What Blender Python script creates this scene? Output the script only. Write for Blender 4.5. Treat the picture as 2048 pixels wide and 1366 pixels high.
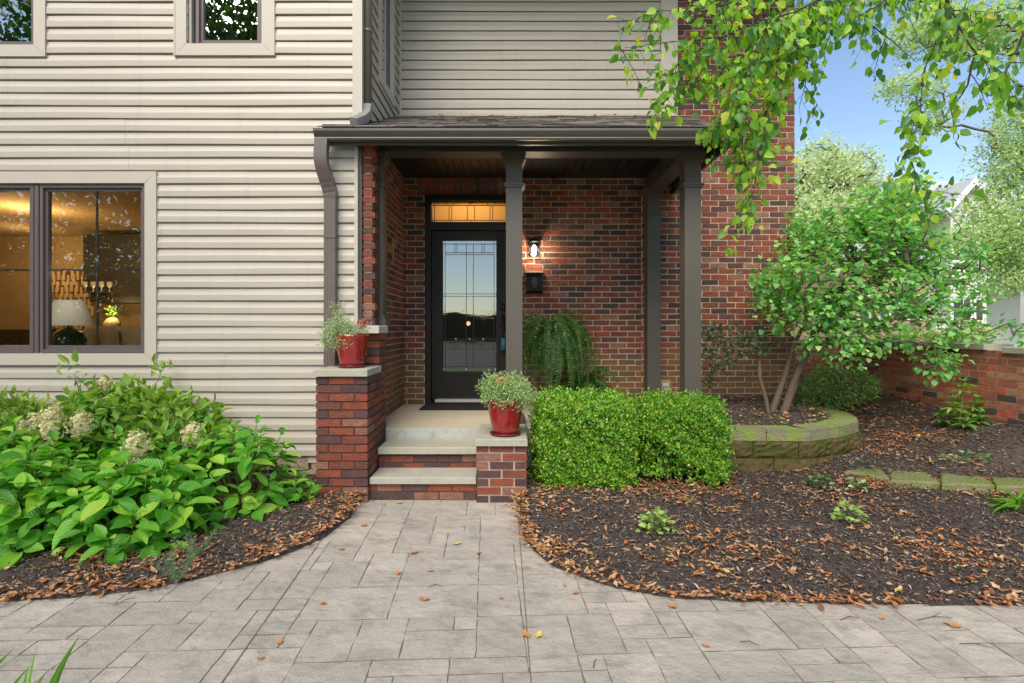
import bpy, math, random
import numpy as np
from math import sin, cos, pi, radians
from mathutils import Vector
RS = np.random.RandomState
random.seed(5)
for o in list(bpy.data.objects): bpy.data.objects.remove(o)
SC = bpy.context.scene
COL = SC.collection
# ------------------------------------------------------------------ camera
cd = bpy.data.cameras.new('camera'); cam = bpy.data.objects.new('camera', cd); COL.objects.link(cam)
EYE = 1.394
cam.location = (0, 0, EYE); cam.rotation_euler = (radians(90), 0, 0)
cd.sensor_width = 36; cd.lens = 36*1080/2048; cd.shift_y = -28/2048
cd.clip_start = .05; cd.clip_end = 1500
SC.camera = cam
# ------------------------------------------------------------------ light
SUN_EL, SUN_AZ = radians(46), radians(-162)       # sun from behind-left of the camera, azimuth from +Y clockwise
w = bpy.data.worlds.new('World'); SC.world = w; w.use_nodes = True
nt = w.node_tree; nt.nodes.clear()
sky = nt.nodes.new('ShaderNodeTexSky'); sky.sky_type = 'NISHITA'; sky.sun_disc = False
sky.sun_elevation = SUN_EL; sky.sun_rotation = SUN_AZ; sky.air_density = 1.0; sky.dust_density = 0.3; sky.ozone_density = 1.0
bg = nt.nodes.new('ShaderNodeBackground'); bg.inputs[1].default_value = 0.112
wo = nt.nodes.new('ShaderNodeOutputWorld')
nt.links.new(sky.outputs[0], bg.inputs[0]); nt.links.new(bg.outputs[0], wo.inputs[0])
sl = bpy.data.lights.new('sun', 'SUN'); sl.energy = 2.9; sl.angle = radians(45); sl.color = (1, .90, .77)
so = bpy.data.objects.new('sun', sl); COL.objects.link(so); so.location = (-6, -6, 12)
sd = Vector((sin(SUN_AZ)*cos(SUN_EL), cos(SUN_AZ)*cos(SUN_EL), sin(SUN_EL)))
so.rotation_euler = sd.to_track_quat('Z', 'Y').to_euler()
SC.view_settings.view_transform = 'Standard'; SC.view_settings.look = 'None'
SC.view_settings.gamma = 1; SC.view_settings.exposure = 0.92
SC.render.engine = 'CYCLES'
SC.cycles.max_bounces = 8; SC.cycles.transparent_max_bounces = 12; SC.cycles.sample_clamp_indirect = 4

# ------------------------------------------------------------------ helpers
def W(px, py, k): return ((px-1024)*k, 1080*k, EYE-(py-655)*k)   # photo measurement -> metres
class MB:
    def __init__(s): s.v = []; s.f = []; s.sm = False
    def box(s, x0, x1, y0, y1, z0, z1, j=0.0):
        n = len(s.v)
        for z in (z0, z1):
            for (x, y) in ((x0, y0), (x1, y0), (x1, y1), (x0, y1)):
                s.v.append((x+random.uniform(-j, j), y+random.uniform(-j, j), z+random.uniform(-j, j)))
        s.f += [(n, n+3, n+2, n+1), (n+4, n+5, n+6, n+7), (n, n+1, n+5, n+4), (n+1, n+2, n+6, n+5), (n+2, n+3, n+7, n+6), (n+3, n, n+4, n+7)]
        return s
    def quad(s, a, b, c, d):
        n = len(s.v); s.v += [a, b, c, d]; s.f.append((n, n+1, n+2, n+3)); return s
    def poly(s, pts):
        n = len(s.v); s.v += list(pts); s.f.append(tuple(range(n, n+len(pts)))); return s
    def extrude_x(s, prof, x0, x1):
        n = len(s.v); m = len(prof)
        s.v += [(x0, y, z) for y, z in prof]+[(x1, y, z) for y, z in prof]
        for i in range(m):
            j = (i+1) % m; s.f.append((n+i, n+j, n+m+j, n+m+i))
        s.f += [tuple(range(n, n+m))[::-1], tuple(range(n+m, n+2*m))]; return s
    def prism(s, pts, z0, z1):
        n = len(s.v); m = len(pts)
        s.v += [(p[0], p[1], z0) for p in pts]+[(p[0], p[1], z1) for p in pts]
        for i in range(m):
            j = (i+1) % m; s.f.append((n+i, n+j, n+m+j, n+m+i))
        s.f += [tuple(range(n, n+m))[::-1], tuple(range(n+m, n+2*m))]; return s
    def lathe(s, prof, cx, cy, n=36):
        b = len(s.v); m = len(prof)
        for i in range(n):
            a = 2*pi*i/n
            s.v += [(cx+r*cos(a), cy+r*sin(a), z) for r, z in prof]
        for i in range(n):
            k = (i+1) % n
            for q in range(m-1): s.f.append((b+i*m+q, b+k*m+q, b+k*m+q+1, b+i*m+q+1))
        s.sm = True; return s
    def tube(s, pts, rad, n=6, cap=True):
        P = [Vector(p) for p in pts]; b = len(s.v); up = Vector((.13, .31, .94))
        for i, p in enumerate(P):
            d = (P[min(i+1, len(P)-1)]-P[max(i-1, 0)])
            if d.length < 1e-9: d = Vector((0, 0, 1))
            d.normalize(); u = d.cross(up)
            if u.length < .05: u = d.cross(Vector((1, 0, 0)))
            u.normalize(); v = d.cross(u)
            r = rad[i] if hasattr(rad, '__len__') else rad
            for q in range(n):
                a = 2*pi*q/n; s.v.append(tuple(p+u*(r*cos(a))+v*(r*sin(a))))
        for i in range(len(P)-1):
            for q in range(n):
                t = (q+1) % n; s.f.append((b+i*n+q, b+i*n+t, b+(i+1)*n+t, b+(i+1)*n+q))
        if cap: s.f += [tuple(range(b, b+n))[::-1], tuple(range(b+(len(P)-1)*n, b+len(P)*n))]
        s.sm = True; return s
def origin(o):
    p = Vector((0, 0, 0))
    while o is not None: p += o.location; o = o.parent
    return p
def props(o, label=None, cat=None, group=None, kind=None):
    if label: o['label'] = label
    if cat: o['category'] = cat
    if group: o['group'] = group
    if kind: o['kind'] = kind
    return o
def obj(name, mb, mat, parent=None, smooth=None, **k):
    me = bpy.data.meshes.new(name)
    off = origin(parent)
    me.from_pydata([(a[0]-off.x, a[1]-off.y, a[2]-off.z) for a in mb.v], [], mb.f)
    me.materials.append(mat); me.update()
    if smooth if smooth is not None else mb.sm:
        me.polygons.foreach_set('use_smooth', [True]*len(me.polygons))
    o = bpy.data.objects.new(name, me); COL.objects.link(o)
    if parent: o.parent = parent
    return props(o, **k)
def npobj(name, V, F, mat, parent=None, smooth=False, uv=None, **k):
    """V (n,3) verts, F (m,4) quads"""
    me = bpy.data.meshes.new(name); off = origin(parent)
    V = V-np.array(off)
    me.vertices.add(len(V)); me.vertices.foreach_set('co', V.astype(np.float32).ravel())
    q = F.shape[1]
    me.loops.add(F.size); me.loops.foreach_set('vertex_index', F.astype(np.int32).ravel())
    me.polygons.add(len(F)); me.polygons.foreach_set('loop_start', np.arange(0, F.size, q, dtype=np.int32))
    me.polygons.foreach_set('loop_total', np.full(len(F), q, dtype=np.int32))
    if uv is not None:
        l = me.uv_layers.new(name='UVMap'); l.data.foreach_set('uv', uv[F.ravel()].astype(np.float32).ravel())
    me.materials.append(mat); me.update(calc_edges=True); me.validate()
    if smooth: me.polygons.foreach_set('use_smooth', [True]*len(me.polygons))
    o = bpy.data.objects.new(name, me); COL.objects.link(o)
    if parent: o.parent = parent
    return props(o, **k)
def thing(name, label, cat, loc=(0, 0, 0), group=None):
    o = bpy.data.objects.new(name, None); COL.objects.link(o); o.location = loc; o.empty_display_size = .2
    return props(o, label, cat, group)
def copy_thing(o, loc, label=None, rz=0, sc=1.0):
    r = o.copy(); COL.objects.link(r); r.location = loc; r.rotation_euler = (0, 0, rz); r.scale = (sc,)*3
    if label: r['label'] = label
    for ch in o.children:
        c = ch.copy(); COL.objects.link(c); c.parent = r
        for g in ch.children:
            d = g.copy(); COL.objects.link(d); d.parent = c
    return r
# ------------------------------------------------------------------ materials
class NT:
    def __init__(s, name):
        s.m = bpy.data.materials.new(name); s.m.use_nodes = True; s.t = s.m.node_tree; s.t.nodes.clear()
        s.out = s.n('ShaderNodeOutputMaterial')
    def n(s, t, **k):
        x = s.t.nodes.new(t)
        for a, b in k.items(): setattr(x, a, b)
        return x
    def l(s, a, b): s.t.links.new(a, b)
    def coord(s, obj=True): return s.n('ShaderNodeTexCoord').outputs['Object' if obj else 'UV']
    def noise(s, scale, detail=4, rough=.55, vec=None, stretch=None):
        x = s.n('ShaderNodeTexNoise'); x.inputs['Scale'].default_value = scale; x.inputs['Detail'].default_value = detail
        x.inputs['Roughness'].default_value = rough
        v = vec or s.coord()
        if stretch:
            mp = s.n('ShaderNodeMapping'); mp.inputs['Scale'].default_value = stretch; s.l(v, mp.inputs[0]); v = mp.outputs[0]
        s.l(v, x.inputs['Vector']); return x.outputs['Fac']
    def ramp(s, fac, stops, interp='LINEAR'):
        r = s.n('ShaderNodeValToRGB'); r.color_ramp.interpolation = interp
        e = r.color_ramp.elements
        while len(e) < len(stops): e.new(.5)
        for i, (p, c) in enumerate(stops): e[i].position = p; e[i].color = (*c, 1) if len(c) == 3 else c
        s.l(fac, r.inputs[0]); return r.outputs[0]
    def mix(s, fac, a, b, mode='MIX'):
        x = s.n('ShaderNodeMix', data_type='RGBA', blend_type=mode)
        for i, v in ((0, fac), (6, a), (7, b)):
            if hasattr(v, 'is_linked'): s.l(v, x.inputs[i])
            else: x.inputs[i].default_value = v if not hasattr(v, '__len__') else (*v, 1)[:4]
        return x.outputs[2]
    def math(s, op, a, b=0.0):
        x = s.n('ShaderNodeMath', operation=op)
        for i, v in ((0, a), (1, b)):
            if hasattr(v, 'is_linked'): s.l(v, x.inputs[i])
            else: x.inputs[i].default_value = v
        return x.outputs[0]
    def bump(s, h, strength=.4, dist=.01):
        b = s.n('ShaderNodeBump'); b.inputs['Strength'].default_value = strength; b.inputs['Distance'].default_value = dist
        s.l(h, b.inputs['Height']); return b.outputs[0]
    def rnd(s): return s.n('ShaderNodeNewGeometry').outputs['Random Per Island']
    def bsdf(s, color, rough=.6, normal=None, metallic=0, spec=.5, coat=0):
        p = s.n('ShaderNodeBsdfPrincipled')
        if hasattr(color, 'is_linked'): s.l(color, p.inputs['Base Color'])
        else: p.inputs['Base Color'].default_value = (*color, 1)
        if hasattr(rough, 'is_linked'): s.l(rough, p.inputs['Roughness'])
        else: p.inputs['Roughness'].default_value = rough
        p.inputs['Metallic'].default_value = metallic; p.inputs['Specular IOR Level'].default_value = spec
        p.inputs['Coat Weight'].default_value = coat
        if normal: s.l(normal, p.inputs['Normal'])
        return p.outputs[0]
    def done(s, sh): s.l(sh, s.out.inputs[0]); return s.m
def simple(name, c, rough=.6, ns=8, var=.15, bump=.0, bs=60, metallic=0, spec=.5, stretch=None, coat=0):
    t = NT(name)
    col = t.mix(t.noise(ns, 5, .6, stretch=stretch), [a*(1-var) for a in c], [min(1, a*(1+var)) for a in c])
    nrm = t.bump(t.noise(bs, 5, .65, stretch=stretch), bump, .01) if bump else None
    return t.done(t.bsdf(col, rough, nrm, metallic, spec, coat))
def emit(name, c, s):
    t = NT(name); e = t.n('ShaderNodeEmission'); e.inputs[0].default_value = (*c, 1); e.inputs[1].default_value = s
    return t.done(e.outputs[0])
def brick_mat(name, stops, ochre=None):
    t = NT(name); r = t.rnd()
    c = t.ramp(r, stops, 'CONSTANT')
    n1 = t.noise(14, 6, .7); n2 = t.noise(70, 5, .7, stretch=(1, 1, 2.2)); n3 = t.noise(4, 3)
    c = t.mix(t.ramp(n1, [(.35, (0, 0, 0)), (.7, (1, 1, 1))]), c, t.mix(.55, c, (.07, .045, .04)))
    c = t.mix(t.ramp(n2, [(.52, (0, 0, 0)), (.75, (.6, .6, .6))]), c, t.mix(.4, c, (.5, .3, .22)))
    if ochre:
        sp = t.n('ShaderNodeSeparateXYZ'); t.l(t.n('ShaderNodeNewGeometry').outputs['Position'], sp.inputs[0])
        z = t.math('ADD', sp.outputs[2], t.math('MULTIPLY', n3, -.35))
        f = t.ramp(z, [(ochre-.12, (.75, .75, .75)), (ochre+.1, (0, 0, 0))])
        c = t.mix(f, c, t.mix(.35, (.26, .17, .06), c))
    h = t.math('ADD', t.noise(38, 6, .7, stretch=(1, 1, 2.6)), t.math('MULTIPLY', t.noise(140, 3), .3))
    return t.done(t.bsdf(c, .82, t.bump(h, 1, .02), spec=.3))
R1 = [(0, (.38, .10, .05)), (.2, (.15, .075, .07)), (.36, (.30, .085, .05)), (.52, (.11, .064, .062)), (.64, (.36, .085, .04)), (.78, (.21, .085, .062)), (.91, (.40, .18, .12))]
R2 = [(0, (.34, .092, .052)), (.16, (.14, .07, .064)), (.36, (.27, .085, .055)), (.52, (.10, .058, .057)), (.64, (.38, .092, .05)), (.8, (.21, .085, .062)), (.92, (.38, .18, .115))]
R3 = [(0, (.74, .18, .085)), (.25, (.62, .21, .12)), (.5, (.54, .16, .095)), (.68, (.72, .30, .18)), (.88, (.14, .08, .08)), (.94, (.46, .17, .12))]
M = {}
M['brick_pier'] = brick_mat('red_brown_brick', R1)
M['brick_wall'] = brick_mat('weathered_house_brick', R2, ochre=.98)
M['brick_garden'] = brick_mat('garden_brick', R3)
M['mortar_shaded'] = simple('shaded_mortar', (.10, .055, .04), .95, 30, .3, .4, 90)  # shade of the recessed pier joints painted into the mortar colour
M['mortar'] = simple('tan_mortar', (.50, .40, .305), .95, 20, .25, .4, 90)
t = NT('vinyl_siding')
sc_ = t.mix(t.noise(1.1, 4, stretch=(1, 1, 3)), (.44, .39, .315), (.49, .44, .365))
sc_ = t.mix(t.ramp(t.noise(2.2, 6, .7, stretch=(.5, .5, 5)), [(.5, (0, 0, 0)), (.9, (.5, .5, .5))]), sc_, (.36, .325, .265))
sc_ = t.mix(t.ramp(t.noise(3.1, 5, .65, stretch=(3, 3, .22)), [(.52, (0, 0, 0)), (.8, (.35, .35, .35))]), sc_, (.33, .295, .23)); M['siding'] = t.done(t.bsdf(sc_, .42, t.bump(t.noise(160, 3, stretch=(.12, .12, 1)), .08, .004), spec=.45))
M['casing'] = simple('cream_trim', (.51, .455, .375), .45, 3, .05, .05, 90)
M['frame'] = simple('brown_window_frame', (.115, .09, .085), .45, 9, .1)
M['bronze'] = simple('bronze_aluminium', (.062, .054, .047), .42, 6, .16, .06, 50, spec=.5)
M['gutter'] = simple('bronze_gutter', (.078, .065, .05), .38, 5, .16, .05, 30, spec=.6)
M['spout'] = simple('bronze_downspout', (.145, .115, .098), .4, 5, .14, .04, 30, spec=.6)
M['column'] = simple('taupe_column_paint', (.092, .079, .062), .5, 5, .1, .1, 120)
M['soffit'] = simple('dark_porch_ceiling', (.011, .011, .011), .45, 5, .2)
M['black'] = simple('black_painted_door', (.02, .0165, .013), .45, 8, .2, spec=.25)
M['lead'] = simple('dark_lead_came', (.035, .03, .03), .4, 8, .2, metallic=.5)
M['nickel'] = simple('bright_bevel', (.75, .72, .65), .2, 8, .1, metallic=.3)
M['lime'] = None
t = NT('limestone_cap')
c = t.mix(t.noise(7, 6, .65), (.33, .315, .23), (.47, .445, .35)); c = t.mix(t.ramp(t.noise(17, 6, .75), [(.5, (0, 0, 0)), (.75, (.7, .7, .7))]), c, (.25, .25, .17))
M['lime'] = t.done(t.bsdf(c, .8, t.bump(t.noise(60, 6, .7), .5, .006)))
t = NT('porch_concrete')
c = t.mix(t.noise(2.2, 6, .65), (.42, .37, .265), (.56, .50, .375)); c = t.mix(t.ramp(t.noise(9, 6, .8), [(.55, (0, 0, 0)), (.8, (.7, .7, .7))]), c, (.34, .30, .2))
M['concrete'] = t.done(t.bsdf(c, .75, t.bump(t.noise(90, 6, .7), .3, .005)))
t = NT('painted_riser')
c = t.mix(t.ramp(t.noise(12, 7, .8), [(.48, (0, 0, 0)), (.62, (1, 1, 1))]), (.42, .44, .41), (.36, .33, .26))
M['riser_paint'] = t.done(t.bsdf(c, .75, t.bump(t.noise(60, 6), .35, .005)))
# stamped concrete
t = NT('stamped_concrete')
r = t.rnd()
c = t.ramp(r, [(0, (.395, .355, .305)), (.5, (.465, .415, .35)), (1, (.53, .47, .395))])
c = t.mix(t.ramp(t.noise(1.3, 5, .6), [(.4, (0, 0, 0)), (.65, (.7, .7, .7))]), c, (.37, .34, .295))
c = t.mix(t.ramp(t.noise(5, 7, .75), [(.5, (0, 0, 0)), (.68, (.75, .75, .75))]), c, (.24, .22, .175))
c = t.mix(t.ramp(t.noise(2.6, 6, .7), [(.55, (0, 0, 0)), (.75, (.4, .4, .4))]), c, (.31, .31, .22))
c = t.mix(t.ramp(t.noise(230, 3, .6), [(.5, (0, 0, 0)), (.8, (.35, .35, .35))]), c, (.55, .52, .47))
wv = t.n('ShaderNodeTexVoronoi', feature='F1'); wv.inputs['Scale'].default_value = 5.5
nv = t.n('ShaderNodeTexNoise'); nv.inputs['Scale'].default_value = 6; t.l(t.coord(), nv.inputs['Vector'])
t.l(t.mix(.25, t.coord(), nv.outputs['Color']), wv.inputs['Vector'])
h = t.math('ADD', t.math('MULTIPLY', t.noise(7, 7, .6), .9), t.math('ADD', t.math('MULTIPLY', wv.outputs[0], .5), t.math('MULTIPLY', t.noise(120, 4, .7), .18)))
M['paver'] = t.done(t.bsdf(c, .62, t.bump(h, .95, .03), spec=.35))
M['joint'] = simple('dark_joint', (.17, .145, .105), .95, 20, .4)
M['ground'] = simple('bare_lawn_soil', (.05, .075, .02), .95, 3, .4, .6, 20)
M['grass_far'] = simple('lawn_green', (.10, .19, .03), .9, 2, .35, .6, 30)
M['asphalt'] = simple('grey_asphalt', (.06, .055, .05), .9, 3, .2)
t = NT('dark_mulch')
c = t.mix(t.noise(45, 7, .8, stretch=(1, .6, 1)), (.03, .021, .017), (.15, .11, .09))
M['mulch'] = t.done(t.bsdf(c, .8, t.bump(t.noise(60, 7, .8), 1, .02)))
LG = 1.0
def leafm(name, stops, rough=.45, trans=.3, tmul=(1.5, 1.6, .5), veins=False, spec=.45, ns=3):
    t = NT(name); r = t.rnd(); c = t.ramp(r, stops)
    c = t.mix(t.noise(ns, 3), t.mix(.15, c, (.02, .04, .01)), c)
    nrm = None
    if veins:
        uv = t.n('ShaderNodeSeparateXYZ'); t.l(t.coord(False), uv.inputs[0])
        au = t.math('ABSOLUTE', t.math('SUBTRACT', uv.outputs[0], .5))
        ph = t.math('SUBTRACT', t.math('MULTIPLY', uv.outputs[1], 8.0), t.math('MULTIPLY', au, 7.0))
        fr = t.math('ABSOLUTE', t.math('SUBTRACT', t.math('FRACT', ph), .5))
        mid = t.ramp(au, [(0, (1, 1, 1)), (.035, (0, 0, 0))]); sv = t.ramp(fr, [(.0, (.8, .8, .8)), (.09, (0, 0, 0))])
        vv = t.math('MAXIMUM', mid, sv)
        c = t.mix(t.math('MULTIPLY', vv, .35), c, (.28, .42, .10))
        nrm = t.bump(t.math('SUBTRACT', t.math('MULTIPLY', fr, 1.2), vv), .6, .004)
    b = t.bsdf(c, rough, nrm, spec=spec)
    tr = t.n('ShaderNodeBsdfTranslucent')
    t.l(t.mix(1, c, (*tmul, 1), 'MULTIPLY'), tr.inputs[0])
    if nrm: t.l(nrm, tr.inputs['Normal'])
    mx = t.n('ShaderNodeMixShader'); mx.inputs[0].default_value = trans
    t.l(b, mx.inputs[1]); t.l(tr.outputs[0], mx.inputs[2])
    return t.done(mx.outputs[0])
M['box'] = leafm('boxwood_leaf', [(0, (.04, .16, .015)), (.3, (.12, .36, .025)), (.65, (.30, .56, .05)), (.92, (.52, .70, .10)), (1, (.62, .46, .16))], .32, .35)
M['box2'] = leafm('loose_shrub_leaf', [(0, (.2, .4, .08)), (.5, (.36, .55, .14)), (.9, (.5, .65, .25)), (1, (.6, .6, .34))], .45, .35)
M['hyd'] = leafm('hydrangea_leaf', [(0, (.07, .28, .02)), (.4, (.14, .46, .035)), (.75, (.26, .60, .05)), (1, (.48, .7, .09))], .34, .38, veins=True, spec=.5, ns=9)
M['pan'] = leafm('panicle_leaf', [(0, (.15, .34, .04)), (.5, (.28, .48, .07)), (1, (.45, .6, .12))], .42, .3, veins=True)
M['yel'] = leafm('yellow_green_leaf', [(0, (.2, .34, .05)), (.5, (.3, .45, .08)), (1, (.42, .55, .12))], .45, .3, veins=True)
M['redbud'] = leafm('redbud_leaf', [(0, (.11, .34, .10)), (.45, (.21, .51, .14)), (.85, (.36, .64, .2)), (1, (.5, .7, .25))], .42, .38)
M['over'] = leafm('overhanging_leaf', [(0, (.07, .2, .07)), (.35, (.15, .36, .06)), (.7, (.34, .58, .06)), (.95, (.5, .68, .08)), (1, (.68, .55, .1))], .4, .5, (1.9, 1.9, .5))
M['visc'] = leafm('dull_viburnum_leaf', [(0, (.05, .10, .04)), (1, (.12, .20, .09))], .6, .25)
M['pale'] = leafm('sunwashed_tree_leaf', [(0, (.42, .62, .24)), (.5, (.58, .76, .36)), (1, (.76, .86, .5))], .6, .5, (1.15, 1.15, .8), ns=.6)  # washed-out sunlight put into this leaf colour
M['pale2'] = leafm('sunwashed_distant_leaf', [(0, (.52, .68, .36)), (.5, (.68, .8, .48)), (1, (.82, .86, .6))], .7, .5, (1.2, 1.2, .8), ns=.4)  # overexposed sunlight on the far crowns painted in as paler leaves
M['dark_tree'] = leafm('street_tree_leaf', [(0, (.02, .06, .015)), (.6, (.05, .13, .02)), (1, (.11, .22, .04))], .5, .3)
M['fern'] = leafm('fern_leaflet', [(0, (.022, .085, .012)), (.6, (.045, .15, .022)), (1, (.11, .25, .04))], .5, .35)
M['pot_leaf'] = leafm('pale_pot_leaf', [(0, (.2, .38, .08)), (.5, (.38, .55, .2)), (1, (.6, .7, .4))], .5, .35)
M['white_fl'] = leafm('white_floret', [(0, (.55, .58, .42)), (1, (.8, .8, .68))], .6, .3, (1, 1, 1))
M['coral'] = leafm('coral_floret', [(0, (.6, .16, .12)), (1, (.75, .33, .25))], .6, .3, (1, 1, 1))
M['cream'] = leafm('cream_floret', [(0, (.72, .76, .32)), (.35, (.9, .86, .5)), (.75, (.92, .8, .55)), (1, (.88, .6, .45))], .7, .4, (1, 1, .9), ns=.5)
M['greenfl'] = leafm('green_floret', [(0, (.36, .46, .14)), (1, (.6, .6, .3))], .7, .3, (1, 1, .8))
M['lime_leaf'] = leafm('lime_leaf', [(0, (.3, .46, .1)), (1, (.5, .65, .22))], .5, .3)
M['varieg'] = leafm('variegated_leaf', [(0, (.06, .17, .05)), (.5, (.12, .24, .08)), (.8, (.5, .55, .3)), (1, (.6, .62, .4))], .5, .25)
M['rhod'] = leafm('rhododendron_leaf', [(0, (.12, .3, .05)), (1, (.3, .48, .1))], .35, .3)
M['grass'] = leafm('grass_blade', [(0, (.15, .38, .04)), (1, (.3, .55, .08))], .5, .4)
M['litter'] = leafm('dry_leaf', [(0, (.30, .11, .04)), (.3, (.50, .21, .075)), (.65, (.62, .31, .14)), (.88, (.66, .44, .27)), (1, (.7, .52, .18))], .7, .2, (1.2, 1, .7), ns=20)
M['chip'] = leafm('mulch_chip', [(0, (.025, .018, .015)), (.35, (.08, .058, .048)), (.75, (.16, .12, .10)), (.93, (.32, .24, .18)), (1, (.5, .42, .32))], .75, 0.02, (1, 1, 1))
M['bark'] = simple('grey_brown_bark', (.13, .098, .065), .9, 12, .4, .8, 50, stretch=(1, 1, .3))
M['twig'] = simple('dark_twig', (.055, .035, .025), .8, 12, .3)
M['stem'] = simple('green_stem', (.16, .2, .05), .7, 12, .3)
def blockm(name, a, b, moss):
    t = NT(name); c = t.mix(t.rnd(), a, b); c = t.mix(t.noise(9, 6, .7), c, t.mix(.5, c, (.03, .03, .015)))
    c = t.mix(t.ramp(t.noise(5, 7, .7), [(.44, (0, 0, 0)), (.56, (.85, .85, .85))]), c, moss)
    return t.done(t.bsdf(c, .9, t.bump(t.noise(22, 7, .7), 1, .03), spec=.2))
M['block'] = blockm('split_face_block', (.26, .16, .075), (.15, .105, .05), (.075, .09, .018))
M['blockcap'] = blockm('mossy_cap_stone', (.40, .36, .24), (.34, .31, .2), (.26, .36, .06))
M['moss'] = blockm('mossy_edging', (.36, .34, .2), (.30, .3, .16), (.18, .25, .05))
t = NT('shingle'); c = t.ramp(t.rnd(), [(0, (.045, .038, .034)), (.5, (.10, .085, .075)), (1, (.2, .175, .155))])
M['shingle'] = t.done(t.bsdf(c, .9, t.bump(t.noise(200, 3), .5, .004)))
t = NT('red_glaze'); c = t.mix(t.ramp(t.noise(26, 5, .6), [(.4, (0, 0, 0)), (.7, (1, 1, 1))]), (.33, .012, .01), (.20, .008, .008))
M['glaze'] = t.done(t.bsdf(c, .14, t.bump(t.noise(34, 3), .5, .01), spec=.7, coat=.6))
M['saucer'] = simple('dark_red_saucer', (.10, .02, .018), .3, 9, .2)
M['mat'] = simple('black_door_mat', (.014, .013, .012), .95, 40, .3, .6, 200)
M['stone'] = blockm('pale_foundation_stone', (.62, .5, .38), (.5, .37, .27), (.4, .28, .18))
M['gold'] = simple('brass_number', (.75, .45, .16), .35, 9, .15, metallic=.8)
M['blue'] = simple('teal_plastic', (.04, .16, .2), .5, 9, .1)
M['vent'] = simple('grey_plastic_vent', (.5, .48, .44), .5, 9, .1)
M['caulk'] = simple('tan_caulk', (.36, .26, .13), .8, 9, .2)
M['white'] = simple('white_paint', (.78, .77, .74), .5, 3, .05)
M['whiteside'] = simple('white_clapboard', (.72, .71, .64), .6, 3, .06)
M['roof_grey'] = simple('grey_roof', (.42, .42, .44), .85, 12, .15)
M['winglass'] = simple('dark_window', (.06, .065, .07), .1, 3, .2)
M['pink_brick'] = simple('pale_far_brick', (.50, .27, .18), .85, 6, .2)
M['pole'] = simple('weathered_pole', (.42, .32, .25), .85, 9, .2)
M['plaster'] = simple('warm_wall', (.40, .27, .14), .95, 2, .15, spec=.05)
M['int_dark'] = simple('dark_cabinet_and_shade', (.03, .02, .014), .5, 5, .3)  # also used as painted shade behind the upper windows
M['sofa'] = simple('tan_sofa', (.5, .36, .2), .9, 9, .15, .2, 100)
M['shade'] = simple('linen_lamp_shade', (.85, .82, .75), .9, 60, .05)
M['vase'] = simple('cream_vase', (.75, .62, .42), .4, 9, .1)
M['wicker'] = simple('woven_panel', (.5, .33, .17), .7, 9, .35)
M['hill'] = simple('far_foliage', (.075, .07, .045), .9, .5, .3)
M['ring'] = simple('pink_tag', (.7, .3, .3), .6)
def glassm(name, base, rough=0.0, tint=(1, 1, 1), bumpy=0):
    t = NT(name); tr = t.n('ShaderNodeBsdfTransparent'); tr.inputs[0].default_value = (*tint, 1)
    g = t.n('ShaderNodeBsdfGlossy'); g.inputs['Roughness'].default_value = rough; g.inputs[0].default_value = (.95, 1, .98, 1)
    if bumpy: t.l(t.bump(t.noise(11, 3, stretch=(.5, 1, 2)), bumpy, .01), g.inputs['Normal'])
    lw = t.n('ShaderNodeFresnel'); lw.inputs[0].default_value = 1.5
    f = t.math('ADD', lw.outputs[0], base)
    mx = t.n('ShaderNodeMixShader'); t.l(f, mx.inputs[0]); t.l(tr.outputs[0], mx.inputs[1]); t.l(g.outputs[0], mx.inputs[2])
    return t.done(mx.outputs[0])
M['pane'] = glassm('window_glass', .10, tint=(.85, .9, .85))
M['pane_up'] = glassm('upper_window_glass', .45, tint=(.3, .35, .33))
M['door_glass'] = glassm('leaded_glass', .20, .015, (.6, .5, .42), .02)
M['lantern_glass'] = glassm('lantern_glass', .05)
t = NT('amber_glass'); tl = t.n('ShaderNodeBsdfTranslucent'); tl.inputs[0].default_value = (.9, .55, .2, 1)
gl = t.n('ShaderNodeBsdfGlossy'); gl.inputs['Roughness'].default_value = .1; mx = t.n('ShaderNodeMixShader'); mx.inputs[0].default_value = .06
t.l(tl.outputs[0], mx.inputs[1]); t.l(gl.outputs[0], mx.inputs[2]); M['amber'] = t.done(mx.outputs[0])

# ------------------------------------------------------------------ leaf tools
def leaf_tmpl(nv=5, cols=3, wmax=.5, peak=.42, fold=.25, droop=.3, wave=0.0, tipw=.0):
    ts = np.linspace(0, 1, nv+1); xs = np.linspace(-1, 1, cols)
    V = []; UV = []
    for tt in ts:
        if tt < peak: wd = math.sin(pi/2*tt/peak)**.7 if tt > 0 else .06
        else: wd = max(.03, math.cos(pi/2*(tt-peak)/(1-peak))**.85 if tt < 1 else .03)
        for x in xs:
            V.append((x*wd*wmax, tt, abs(x)*wd*fold*.5-droop*tt*tt+wave*math.sin(9*tt)*abs(x))); UV.append((.5+.5*x*wd, tt))
    F = []
    for j in range(nv):
        for i in range(cols-1):
            a = j*cols+i; F.append((a, a+1, a+cols+1, a+cols))
    return np.array(V), np.array(F), np.array(UV)
T_BIG = leaf_tmpl(7, 5, .5, .45, .28, .24, .02)
T_MED = leaf_tmpl(4, 3, .5, .35, .3, .22)
T_HRT = leaf_tmpl(4, 3, .52, .3, .22, .2)
T_NAR = leaf_tmpl(4, 3, .5, .45, .3, .35)
T_SM = (np.array([(0, 0, 0), (.5, .5, .1), (0, 1, -.08), (-.5, .5, .1)]), np.array([(0, 1, 2, 3)]), None)
T_SM2 = leaf_tmpl(2, 3, .5, .5, .35, .15)
T_CURL = leaf_tmpl(5, 3, .5, .42, .14, -.09, .06)
T_BLADE = leaf_tmpl(5, 3, .5, .2, .4, .35)
def nrmz(a): return a/np.maximum(1e-9, np.linalg.norm(a, axis=1, keepdims=True))
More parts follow.
